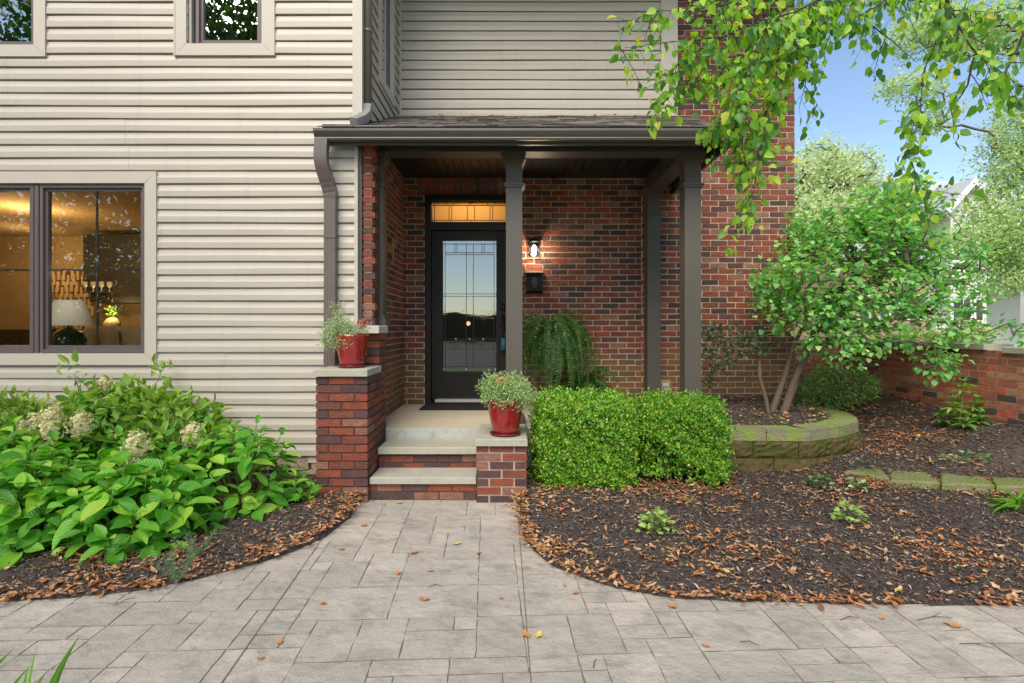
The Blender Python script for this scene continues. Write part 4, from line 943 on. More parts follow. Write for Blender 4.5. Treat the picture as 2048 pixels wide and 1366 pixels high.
# ferns
def fern(name, label, x, y, z, nf, Lr, seed, droop, stand):
    r = RS(seed); t_ = thing(name, label, 'fern', (x, y, PZ), 'ferns on the porch'); P_ = []; D_ = []; N_ = []; LL = []; mb_ = MB()
    for i in range(nf):
        a = r.rand()*2*pi; L = r.uniform(*Lr); el = r.uniform(.15, 1.35); d = np.array([cos(a)*cos(el), sin(a)*cos(el), sin(el)])
        p = np.array([x, y, z])+np.array([cos(a), sin(a), 0])*r.uniform(.0, .07); n = 30; ds_ = L/n; pts_ = [p.copy()]
        side = np.array([-sin(a), cos(a), 0])
        for q in range(n):
            d = d+np.array([0, 0, -1])*droop*ds_*3.2/max(.3, L)*(1+1.5*q/n); d = d/np.linalg.norm(d); p = p+d*ds_
            if p[1] > YB-.03: p[1] = YB-.03
            if p[2] < PZ+.02: p[2] = PZ+.02
            pts_.append(p.copy()); f = q/n; ll = .045*math.sin(pi*min(1, .12+f*.88))**.7+.006
            for sg in (-1, 1):
                P_.append(p.copy()); D_.append(side*sg+d*.35+np.array([0, 0, -.15])+r.normal(size=3)*.12); N_.append(np.cross(d, side)+r.normal(size=3)*.2); LL.append(ll*r.uniform(.8, 1.15))
        mb_.tube([fl(v_) for v_ in pts_[::5]], .0016, 3, False)
    obj('frond_ribs', mb_, M['stem'], t_); LL = np.array(LL)
    leaves('fronds', np.array(P_), np.array(D_), np.array(N_), LL, LL*.3, T_SM, M['fern'], t_, rng=r)
    mb_ = MB(); mb_.lathe([(0, z-.2), (.1, z-.2), (.15, z), (.13, z), (0, z-.02)], x, y, 20); obj('pot', mb_, M['int_dark'], t_)
    mb_ = MB()
    if stand: 
        mb_.lathe([(0, PZ), (.14, PZ), (.14, PZ+.02), (.02, PZ+.03), (.02, z-.22), (.13, z-.21), (.13, z-.2), (0, z-.2)], x, y, 16); obj('stand', mb_, M['int_dark'], t_)
fern('fern', 'large dark green fern draping over its tall stand behind the centre column', .46, 6.0, 1.32, 150, (.45, .95), 5, .95, True)
fern('fern', 'low spreading fern at the foot of the tall fern', .80, 5.95, .72, 60, (.3, .62), 6, .6, False)

# ================================================================== garden walls and planter
gw = thing('garden_wall', 'low red brick garden wall with stone coping enclosing the right bed', 'garden wall', (4.5, 5.5, .4))
bm = MB(); mm = MB(); GZ = .10
brick_panel(bm, mm, 'y', 3.4, 7.35, 4.5, .1, -1, GZ, GZ+HP*16, (), .2); brick_panel(bm, mm, 'x', 3.42, 4.49, 7.36, .1, 0, GZ, GZ+HP*16, (), .1)
mm.box(4.605, 4.72, 3.4, 7.46, GZ, GZ+HP*16-.002)
b_ = obj('brick_body', bm, M['brick_garden'], gw); obj('mortar', mm, M['mortar'], b_)
zt = GZ+HP*16
for (a, b) in ((5.12, 5.95), (5.955, 6.75), (6.755, 7.40)): obj('coping_stone', cap(MB(), 4.47, 4.76, a, b, zt, zt+.055), M['lime'], gw)
obj('coping_stone', cap(MB(), 4.47, 4.76, 4.1, 4.93, zt-.02, zt+.035), M['lime'], gw); obj('coping_stone', cap(MB(), 3.40, 4.468, 7.33, 7.60, zt, zt+.055), M['lime'], gw)
pw = thing('planter_wall', 'curved mossy block planter wall with a flat cap under the small tree', 'retaining wall', (2.8, 5.3, 0))
C_ = [(1.25, 4.92), (1.85, 4.90)]+PL[1:]
def offset(C, d):
    C = np.array(C); T_ = np.gradient(C, axis=0); T_ /= np.linalg.norm(T_, axis=1, keepdims=True); N_ = np.stack([-T_[:, 1], T_[:, 0]], 1); return C+N_*d
OUT = resample(C_, 200)
def courses(z0, z1, n, ph, name, mat, dep, off, rough):
    """one mesh per block"""
    L_ = np.r_[0, np.cumsum(np.linalg.norm(np.diff(OUT, axis=0), axis=1))]; tot = L_[-1]; ed = [0]+[ph+q*.405 for q in range(int((tot-ph)/.405)+1)]+[tot]; rg = random.Random(int(z0*1000))
    ed = sorted(set(e for e in ed if 0 <= e <= tot))
    for a, b in zip(ed, ed[1:]):
        if b-a < .06: continue
        s = np.linspace(a+.004, b-.004, max(3, int((b-a)/.04))); X = np.interp(s, L_, OUT[:, 0]); Y = np.interp(s, L_, OUT[:, 1]); C2 = np.stack([X, Y], 1)
        O_ = offset(C2, -off); I_ = offset(C2, dep); m = MB(); nz = 6 if rough else 1; k = len(s)
        for zi in range(nz+1):
            z = z0+(z1-z0)*zi/nz
            for q in range(k):
                e = (rg.uniform(-.011, .011) if rough and 0 < zi < nz and 0 < q < k-1 else 0); d = offset(C2, -off-e)[q] if e else O_[q]; 
                if rough and 0 < zi < nz and 0 < q < k-1: d = O_[q]+(O_[q]-I_[q])/np.linalg.norm(O_[q]-I_[q])*(.012+e)
                m.v.append((d[0], d[1], z))
        for zi in range(nz):
            for q in range(k-1): a_ = zi*k+q; m.f.append((a_, a_+1, a_+k+1, a_+k))
        n0 = len(m.v)
        for q in range(k): m.v += [(I_[q][0], I_[q][1], z0), (I_[q][0], I_[q][1], z1)]
        tp = nz*k
        for q in range(k-1):
            m.f.append((tp+q, tp+q+1, n0+2*(q+1)+1, n0+2*q+1)); m.f.append((n0+2*q, n0+2*q+1, n0+2*q+3, n0+2*q+2))
        m.f.append((0, k, n0+1, n0)) if nz == 1 else m.f.append(tuple([q*k for q in range(nz+1)]+[n0+1, n0]))
        m.f.append(tuple([k-1+q*k for q in range(nz, -1, -1)]+[n0+2*(k-1), n0+2*(k-1)+1]))
        obj(name, m, mat, pw)
courses(-.06, .212, 0, .30, 'block', M['block'], .2, .018, True); courses(.217, .364, 0, .12, 'block', M['block'], .2, .009, True); courses(.368, .467, 0, .24, 'cap_stone', M['blockcap'], .245, .0, False)
# planter soil
inn = offset(OUT, .22); mb = MB(); soil = [(p[0], p[1], .40) for p in inn[::6]]
cx, cy = 2.4, 6.2
ns = 14
for i in range(len(soil)-1):
    a = soil[i]; b = soil[i+1]; A2 = (min(3.3, max(1.9, a[0]*.9)), 6.445, .57); B2 = (min(3.3, max(1.9, b[0]*.9)), 6.445, .57)
    for q in range(ns):
        def lp(u, v, t_): return (u[0]+(v[0]-u[0])*t_, u[1]+(v[1]-u[1])*t_, u[2]+(v[2]-u[2])*t_+.012*sin(u[0]*17+t_*9))
        mb.quad(lp(a, A2, q/ns), lp(b, B2, q/ns), lp(b, B2, (q+1)/ns), lp(a, A2, (q+1)/ns))
obj('planter_soil', mb, M['mulch'], kind='structure')
hp_ = lambda x, y: .40+.17*max(0, min(1, (y-5.15)/1.3)); pin = [tuple(p) for p in inn[::8]]+[(3.3, 6.44), (1.9, 6.44)]
r_ = RS(9); P = scatter(r_, 9000, pin, (1.5, 3.6, 5.0, 6.44)); n = len(P); lay('planter_mulch_chips', P, hp_, r_.uniform(.012, .04, n), r_.uniform(.004, .01, n), T_SM, M['chip'], r_, .45, .01, kind='stuff', label='dark mulch inside the curved planter', smooth=False)
P = scatter(r_, 420, pin, (1.5, 3.6, 5.0, 6.44)); n = len(P); lay('planter_leaf_litter', P, hp_, r_.uniform(.03, .06, n), r_.uniform(.015, .03, n), T_CURL, M['litter'], r_, .4, .014, .9, kind='stuff', label='fallen brown leaves inside the curved planter')
# edging stones
ES = [((1690, 942), (1729, 934), (1765, 937), (1778, 957), (1762, 955)), ((1780, 960), (1778, 940), (1852, 944), (1882, 965), None), ((1886, 968), (1878, 945), (1955, 946), (1990, 970), None), ((1995, 972), (1975, 947), (2060, 948), (2098, 974), None)]
LB = ['mossy flat edging stone touching the curved planter', 'mossy edging stone, second out from the curved planter', 'mossy edging stone, third out from the curved planter', 'mossy edging stone cut by the right edge of the photo']
for pts_, lb_ in zip(ES, LB):
    ws = []
    for p in pts_:
        if p: k = (EYE-.175)/(p[1]-655); ws.append(((p[0]-1024)*k, 1080*k))
    ws = ws if len(ws) == 4 else [ws[0], ws[1], ws[2], ws[3]]
    c_ = np.mean(ws, 0); m = MB(); ring = []
    for i in range(4):
        a, b = np.array(ws[i]), np.array(ws[(i+1) % 4])
        for q in range(5): p = a+(b-a)*q/5+RS(int(a[0]*999) % 999+q).normal(size=2)*.006; ring.append(p)
    n = len(ring); m.v = [(p[0], p[1], .03) for p in ring]+[(p[0], p[1], .165) for p in ring]+[(*(c_+(p-c_)*.94), .177) for p in ring]
    for l in (0, n):
        for q in range(n): r2 = (q+1) % n; m.f.append((l+q, l+r2, l+n+r2, l+n+q) if True else 0)
    m.f.append(tuple(range(2*n, 3*n))); props(obj('edging_stone', m, M['moss']), lb_, 'edging stone', 'mossy edging stones in the right bed')

# ================================================================== shrubs
def flip(me_o): return me_o
def box_shrub(name, label, x0, x1, y0, y1, z0, z1, n, seed, mat, group, lsz=.023, bulge=.06, rr=.25, gap=None):
    r = RS(seed); t_ = thing(name, label, 'shrub', ((x0+x1)/2, (y0+y1)/2, z0), group)
    c = np.array([(x0+x1)/2, (y0+y1)/2, (z0+z1)/2]); h = np.array([(x1-x0)/2, (y1-y0)/2, (z1-z0)/2])
    m_ = int(n*1.3); u = r.uniform(-1, 1, (m_, 3)); ax = r.choice(3, m_, p=[.22, .42, .36]); sg = r.choice([-1, 1], m_); sg[(ax == 2)] = 1; e = 5.
    sg[(ax == 1) & (r.rand(m_) < .7)] = -1
    u[np.arange(m_), ax] = sg
    # superellipsoid projection for rounded corners
    rad = (np.abs(u)**e).sum(1)**(1/e); u = u/rad[:, None]
    Pn = c+u*h; nz = (np.sin(Pn[:, 0]*13+seed)+np.sin(Pn[:, 1]*17+2)+np.sin(Pn[:, 2]*15+Pn[:, 0]*7))/3+.6*np.sin(Pn[:, 0]*31+Pn[:, 2]*37+Pn[:, 1]*29)
    nrm = nrmz(np.sign(u)*np.abs(u)**4/h); depth = -np.abs(r.normal(size=m_))*.05+(r.rand(m_) < .12)*r.rand(m_)*.085
    P = Pn+nrm*(nz*bulge*.35+depth)[:, None]
    low = np.clip((P[:, 2]-z0)/.14, 0, 1); keep = r.rand(m_) < .15+.85*low
    if gap is not None:
        for (gx, gz, gr) in gap: keep &= ~((((P[:, 0]-gx)/gr)**2+((P[:, 2]-gz)/(gr*.8))**2 < 1) & (r.rand(m_) < .93) & (P[:, 1] < y0+.3))
    P = P[keep]; nrm = nrm[keep]; n = len(P)
    # little sprigs: 4 leaves per point
    k = 4; PP = np.repeat(P, k, 0)+r.normal(size=(n*k, 3))*.008; NN = np.repeat(nrm, k, 0)
    D = nrmz(NN*.4+rdir(r, n*k)*.8+[0, 0, .75]); Nn = NN*.8+rdir(r, n*k)*.7+[0, 0, .6]
    s = r.uniform(.7, 1.25, n*k)*lsz; leaves('foliage', PP, D, Nn, s, s*.62, T_SM, mat, t_, rng=r)
    mb_ = MB(); 
    for q in range(14):
        a = r.rand()*2*pi; bx, by = c[0]+cos(a)*h[0]*.25, c[1]+sin(a)*h[1]*.2-h[1]*.2; tx, ty = c[0]+cos(a)*h[0]*r.uniform(.4, .85), c[1]+sin(a)*h[1]*.7
        mb_.tube([(bx, by, z0-.03), ((bx+tx)/2+.02, (by+ty)/2, z0+.25*(z1-z0)), (tx, ty, z0+.8*(z1-z0))], [.011, .007, .003], 5, False)
    obj('branches', mb_, M['bark'], t_)
    # dense dark interior leaves so that the shrub is not see-through
    nI = int(n*.5); Pi = c+r.uniform(-1, 1, (nI, 3))*h*[.82, .75, .8]+[0, .03, .03]
    si = r.uniform(.02, .04, nI); leaves('inner_foliage', Pi, rdir(r, nI), rdir(r, nI), si, si*.8, T_SM, mat, t_, rng=r)
    return t_
G = 'clipped boxwoods beside the steps'
box_shrub('boxwood_shrub', 'clipped boxwood block just right of the short brick pier', .19, 1.06, 4.40, 4.93, .03, .785, 17000, 41, M['box'], G, bulge=.07)
box_shrub('boxwood_shrub', 'clipped boxwood showing bare legs, between the first boxwood and the curved planter', 1.055, 1.80, 4.42, 4.88, .05, .76, 13000, 42, M['box'], G, bulge=.075, gap=[(1.12, .36, .15), (1.42, .12, .19), (1.20, .15, .16), (1.3, .3, .07)])
# loose boxwood beyond the planter
def loose_shrub(name, label, ells, base, nT, k, rad, mat, lsz, asp, seed, cat='shrub', tmpl=T_SM, up=.4, rtip=.0025, group=None, crown='foliage', hang=.0, shell=.3):
    r = RS(seed); T = ell_points(r, ells, nT, shell); t_ = thing(name, label, cat, tuple(base[0]), group)
    mb_, d = grow(base, T, rtip, .03, seed); obj('branches', mb_, M['bark'], t_)
    P, D, N = clump_leaves(r, T, d, k, rad, up, hang); s = r.uniform(.7, 1.25, len(P))*lsz
    leaves(crown, P, D, N, s, s*asp, tmpl, mat, t_, rng=r); return t_
loose_shrub('boxwood_shrub', 'loose rounded boxwood between the planter and the garden wall', [(4.02, 6.65, .66, .46, .36, .27), (3.72, 6.6, .55, .25, .25, .22), (4.25, 6.7, .60, .25, .3, .25)], [(4.0, 6.65, .33), (4.02, 6.65, .42)], 520, 18, .06, M['box2'], .026, .6, 51, shell=.5)
# rhododendron
r = RS(61); t_ = thing('rhododendron', 'young rhododendron with upright leaf whorls in front of the garden wall', 'shrub', (4.29, 5.19, .43))
tips = [(4.30, 5.14, .86), (4.16, 5.08, .70), (4.43, 5.15, .70), (4.22, 5.02, .56), (4.38, 5.05, .58), (4.30, 5.2, .66), (4.15, 5.2, .57)]
mb_ = MB(); P = []; D = []; N = []; L = []
for tp in tips:
    b0 = np.array([4.29, 5.19, .40]); tp = np.array(tp); mb_.tube([fl(b0), fl((b0+tp)/2+[0, 0, -.02]), fl(tp)], [.008, .006, .004], 5, False)
    for lay_ in range(3):
        for q in range(7):
            a = q*2*pi/7+lay_*.5+r.rand()*.3; el = (.2, .6, 1.1)[lay_]; P.append(tp-[0, 0, .04*(2-lay_)]); D.append((cos(a)*cos(el), sin(a)*cos(el), sin(el))); N.append((-cos(a)*sin(el), -sin(a)*sin(el), cos(el)+.1)); L.append((.11, .10, .07)[lay_]*r.uniform(.8, 1.15))
obj('stems', mb_, M['stem'], t_); L = np.array(L); leaves('leaves', P, D, N, L, L*.34, T_NAR, M['rhod'], t_, rng=r)
# ---- hydrangeas
def hyd_bush(label, cx, cy, cz, rx, ry, rz, nst, seed, ll=.18, mat='hyd', name='hydrangea', asp=.62, tiers=3):
    r = RS(seed); t_ = thing(name, label, 'hydrangea', (cx, cy, cz), 'hydrangeas below the window'); P = []; D = []; N = []; L = []; mb_ = MB()
    for i in range(nst):
        f = (i+.5)/nst; th = i*2.39996+seed; ph = math.acos(1-.93*f); u = np.array([cos(th)*sin(ph), sin(th)*sin(ph), cos(ph)])+r.normal(size=3)*.06
        if u[1] > .35: u[1] *= .6
        tp = np.array([cx, cy, cz])+u*[rx, ry, rz]; tp[2] = max(tp[2], cz+.10); tp[1] = min(tp[1], YW-.08)
        ax = nrmz((u*[1, 1, .6]+[0, 0, 2.0])[None])[0]; b0 = np.array([cx+u[0]*.12, cy+u[1]*.1, cz-.03]); md = (b0+tp)/2+[0, 0, .05]
        mb_.tube([fl(b0), fl(md), fl(tp)], [.007, .005, .003], 5, False)
        e1 = np.cross(ax, [0.2, .9, .3]); e1 /= np.linalg.norm(e1); e2 = np.cross(ax, e1); rot = r.rand()*pi
        for tier in range(tiers):
            for pr_ in range(2):
                for sg in (0, pi):
                    a = rot+tier*pi/2*1.08+pr_*pi/2+sg+r.normal()*.15
                    if tier >= 2 and pr_: continue
                    rd = e1*cos(a)+e2*sin(a); el = (.05, .32, .8)[tier]+r.normal()*.14
                    if pr_: el -= .2
                    d = rd*cos(el)+ax*sin(el); P.append(tp-ax*(.055*(tiers-1-tier)+.02*pr_)+d*.02); D.append(d); N.append(ax*cos(el)-rd*sin(el)+r.normal(size=3)*.22); L.append(ll*(1.0, .86, .5)[tier]*r.uniform(.62, 1.15))
    obj('stems', mb_, M['stem'], t_); L = np.array(L); leaves('leaves', P, D, N, L, L*asp, T_BIG, M[mat], t_, rng=r, curl=.6); return t_
# centre x, y, ground z, radii
hyd_bush('broad leaved green hydrangea in front of the bed, lowest by the paving', -2.45, 3.55, .03, .42, .38, .50, 34, 2)
hyd_bush('broad leaved green hydrangea at the bottom left edge of the photo', -3.15, 3.55, .03, .46, .42, .60, 38, 3)
hyd_bush('broad leaved green hydrangea right of the pale flower heads, nearest the brick pier', -2.08, 4.15, .05, .42, .42, .62, 34, 4, .15)
hyd_bush('small low hydrangea sprawling at the foot of the tall brick pier', -1.66, 4.13, .04, .17, .15, .20, 8, 5, .12)
hyd_bush('broad leaved green hydrangea at the left edge behind the front row', -3.75, 4.0, .05, .5, .42, .62, 30, 6, .16)
hyd_bush('broad leaved green hydrangea tucked against the wall behind the middle one', -3.35, 4.35, .05, .42, .25, .56, 24, 9, .15)
hyd_bush('broad leaved green hydrangea in the middle under the flower heads', -2.80, 4.0, .05, .38, .3, .58, 24, 8, .15)
def panicle(parent, x, y, z, s, mat, seed):
    r = RS(seed); n = int(230*(s/.1)**1); u = rdir(r, n); P = np.array([x, y, z])+u*[s, s, s*.95]*(.45+.68*r.rand(n, 1)+.15*np.sin(u[:, 0:1]*7)*np.sin(u[:, 2:3]*6)); P[:, :2] -= np.array([x, y])*0; P[:, 0] = x+(P[:, 0]-x)*(1-.3*np.clip(u[:, 2], -.3, 1)); P[:, 2] += .22*s*u[:, 2]
    PP = np.repeat(P, 4, 0); k = len(PP); base = np.repeat(u, 4, 0); a = np.tile(np.arange(4)*pi/2, n)+np.repeat(r.rand(n)*6, 4)
    e1 = nrmz(np.cross(base, [.3, .5, .8])); e2 = np.cross(base, e1); D = e1*np.cos(a)[:, None]+e2*np.sin(a)[:, None]+base*.25
    leaves('flower_head', PP, D+rdir(r, k)*.35, base+rdir(r, k)*.5, r.uniform(.012, .02, k), .014, T_SM, M[mat], parent, rng=r, smooth=False)
r = RS(77)
pn = loose_shrub('panicle_hydrangea', 'taller narrow leaved hydrangea with cream and pink flower heads by the wall', [(-3.15, 4.45, .60, .7, .22, .22), (-2.75, 4.4, .48, .45, .22, .2), (-3.25, 4.5, .78, .33, .15, .10), (-3.55, 4.4, 1.0, .08, .06, .06), (-2.95, 4.5, .98, .07, .06, .05)], [(-2.95, 4.45, .04), (-2.95, 4.45, .3)], 210, 13, .14, M['pan'], .09, .5, 71, 'hydrangea', T_NAR, .35, group=None, crown='leaves')
mb = MB(); mb.tube([(-3.2, 4.45, .7), (-3.45, 4.40, .9), (-3.55, 4.4, 1.0)], .003, 5); obj('stems', mb, M['twig'], pn)
for (px, py, k, s, c_) in ((78, 850, .0039, .095, 'cream'), (115, 835, .0039, .09, 'cream'), (172, 845, .0038, .085, 'cream'), (283, 888, .0036, .085, 'cream'), (283, 930, .0036, .08, 'greenfl'), (395, 866, .0038, .08, 'cream'), (325, 948, .0037, .07, 'greenfl'), (110, 862, .0038, .07, 'cream'), (220, 765, .0042, .06, 'cream')):
    x, y, z = W(px, py, k); panicle(pn, x, y-.05, z, s, c_, px)
loose_shrub('yellow_green_shrub', 'yellow green leafy shrub reaching up the siding at the left edge', [(-4.4, 4.45, .52, .45, .2, .28), (-4.05, 4.35, .58, .3, .2, .2)], [(-4.2, 4.45, .04), (-4.2, 4.45, .3)], 150, 13, .14, M['yel'], .09, .42, 72, 'shrub', T_NAR, .35, crown='leaves')
for i, (px, py, sz, lb_) in enumerate(((390, 1075, .12, 'grey green needle sprig lying between the hydrangea and leaf litter'), (355, 1120, .11, 'grey green needle sprig nearest the paving below the hydrangea'))):
    k = (EYE-.06)/(py+30-655); x, y = (px-1024)*k, 1080*k; r = RS(90+i); t_ = thing('herb_sprig', lb_, 'herb', (x, y, .02), 'needle leaved herb sprigs'); mb_ = MB(); P = []; D = []
    for q in range(9):
        a = r.rand()*6.28; e = np.array([cos(a)*.7, sin(a)*.7, .8]); 
        for s in np.linspace(.15, 1, 14):
            p = np.array([x, y, .03])+e*sz*1.3*s
            for g_ in range(4): P.append(p); D.append(rdir(r, 1)[0]+e*.7)
        mb_.tube([(x, y, .02), fl(np.array([x, y, .03])+e*sz*1.3)], .0015, 3, False)
    obj('stems', mb_, M['stem'], t_); leaves('needles', P, D, rdir(r, len(P)), .028, .004, T_SM, M['varieg'] if False else simple('grey_green_needle', (.12, .2, .09), .6), t_, rng=r)
# ---- small bed plants
def rosette(name, label, px, py, wd, n, mat, lsz, asp, seed, hgt=.1, tmpl=T_HRT, cat='plant', group=None):
    X = (px-1024); k = .0035
    for _ in range(20): z_ = h_right(X*k, 1080*k); k = (EYE-z_)/(py-655)
    x, y = X*k, 1080*k; r = RS(seed); t_ = thing(name, label, cat, (x, y, z_), group); u = rdir(r, n)
    P = np.array([x, y, z_+.01])+np.abs(u)*[0, 0, 1]*hgt+u*[wd/2, wd/2.4, 0]*(.35+.65*r.rand(n, 1)); D = nrmz(u*[1, 1, 0]+[0, 0, .25]+r.normal(size=(n, 3))*.25); N = r.normal(size=(n, 3))*.3+[0, 0, 1]
    s = r.uniform(.7, 1.2, n)*lsz; leaves('leaves', P, D, N, s, s*asp, tmpl, M[mat], t_, rng=r); mb_ = MB()
    for p in P[::3]: mb_.tube([(x, y, z_), fl((np.array([x, y, z_])+p)/2+[0, 0, .01]), fl(p)], .0012, 3, False)
    obj('stems', mb_, M['stem'], t_)
rosette('epimedium', 'pale lime green leafy clump in the mulch in front of the boxwoods', 1312, 1063, .24, 95, 'lime_leaf', .042, .85, 101, .12, group='lime green clumps in the mulch')
rosette('epimedium', 'pale lime green leafy clump in the mulch below the edging stones', 1700, 1045, .2, 60, 'lime_leaf', .042, .85, 102, .11, group='lime green clumps in the mulch')
rosette('variegated_plant', 'small variegated plant at the foot of the curved planter', 1640, 975, .22, 55, 'varieg', .045, .7, 103, .07, group='low variegated plants')
rosette('variegated_plant', 'small variegated plant right of its neighbour, just before the edging stones', 1714, 980, .17, 40, 'varieg', .045, .7, 104, .07, group='low variegated plants')
rosette('variegated_plant', 'thin variegated runner in the mulch above the edging stones', 1945, 922, .45, 40, 'varieg', .035, .7, 105, .03, group='low variegated plants')
rosette('strappy_plant', 'narrow leaved green tuft at the right edge of the bed', 2046, 1025, .25, 60, 'grass', .14, .08, 106, .05, T_BLADE)
rosette('seedling', 'tiny pale green seedling in the mulch near the boxwoods', 1378, 1003, .06, 9, 'lime_leaf', .03, .6, 107, .02)
t_ = thing('creeping_plant', 'sparse pale creeping plants along the inside of the curved planter rim', 'plant', (2.6, 5.3, .41)); r = RS(12)
P = scatter(r, 900, pin, (1.7, 3.3, 5.05, 5.6)); P = P[:150]; n = len(P); lay('leaves', P, hp_, .035, .022, T_HRT, M['varieg'], r, .5, .03, parent=t_)
# grass blades in the near corner
r = RS(14); t_ = thing('grass_tuft', 'blurred green grass blades poking up at the bottom left corner', 'grass', (-1.9, 2.05, 0)); n = 11
P = np.stack([r.uniform(-2.12, -1.72, n), r.uniform(1.98, 2.06, n), np.full(n, -.01)], 1); D = np.stack([r.uniform(-.5, .5, n), r.uniform(-.3, .3, n), np.ones(n)], 1); leaves('blades', P, D, np.tile([0, -1, .2], (n, 1)), r.uniform(.10, .2, n), .009, T_BLADE, M['grass'], t_, rng=r, curl=1)

# ================================================================== trees
def tree(name, label, base, ells, nT, k, rad, mat, lsz, asp, seed, up=.6, hang=.2, rtip=.003, rmax=.06, tmpl=T_MED, bark='bark', cat='tree', group=None, shell=.35, extra=None, roots=None, holes=0):
    r = RS(seed); T = ell_points(r, ells, nT, shell)
    if holes:
        q_ = np.sin(T[:, 0]*3.1*holes+seed)+np.sin(T[:, 2]*5.3*holes+T[:, 0]*2)+np.sin(T[:, 1]*3.7*holes+1); T = T[q_ > -1.25]
    t_ = thing(name, label, cat, tuple(base[0]), group); mb_, d = grow(base, T, rtip, rmax, seed, .04)
    if roots:
        for q in roots: mb_.tube(q[0], q[1], 9, False)
    obj('trunk', mb_, M[bark], t_); P, D, N = clump_leaves(r, T, d, k, rad, up, hang); s = r.uniform(.65, 1.2, len(P))*lsz
    leaves('crown', P, D, N, s, s*asp, tmpl, M[mat], t_, rng=r); return t_
def E(px, py, Y, rx, rz, ry): k = Y/1080; return ((px-1024)*k, Y, EYE-(py-655)*k, rx*k, ry, rz*k)
tree('redbud_tree', 'small spreading multi stemmed tree with heart shaped leaves growing in the curved planter', [(2.90, 5.80, .45), (2.98, 5.76, .75), (3.08, 5.72, 1.05), (3.2, 5.7, 1.35), (3.4, 5.7, 1.6)],
     [E(1730, 470, 5.9, 150, 85, .75), E(1850, 505, 6.0, 100, 75, .7), E(1620, 560, 5.7, 105, 85, .55), E(1560, 620, 5.6, 55, 45, .35), E(1760, 600, 5.6, 130, 60, .7), E(1890, 595, 5.6, 75, 50, .6), E(1700, 680, 5.5, 90, 45, .5), E(1850, 715, 5.2, 50, 55, .3), E(1975, 660, 5.2, 60, 28, .4), E(1800, 400, 6.0, 90, 40, .5), E(1660, 450, 5.9, 80, 50, .5), E(1640, 660, 5.5, 70, 40, .4), E(1570, 560, 5.6, 60, 50, .4)],
     1100, 9, .12, 'redbud', .06, .88, 201, .8, .12, .0032, .035, T_HRT, shell=.15, holes=1.6,
     roots=[([(2.78, 5.80, .44), (2.84, 5.80, .62), (2.95, 5.82, .9), (3.05, 5.85, 1.2), (3.2, 5.85, 1.5)], [.038, .033, .028, .024, .015]), ([(2.90, 5.80, .43), (2.95, 5.78, .6), (3.02, 5.76, .8)], [.05, .04, .034])])
loose_shrub('viburnum', 'thin bare stemmed shrub with dull leaves against the stained brick by the right column', [E(1440, 700, 5.9, 45, 45, .25), E(1500, 690, 5.9, 55, 25, .25), E(1430, 665, 5.9, 40, 15, .2), E(1420, 755, 5.9, 20, 20, .15)], [(2.74, 5.75, .42), (2.72, 5.78, .62), (2.66, 5.8, .85), (2.68, 5.85, 1.05)], 95, 5, .07, M['visc'], .06, .5, 81, rtip=.0028, hang=.1)
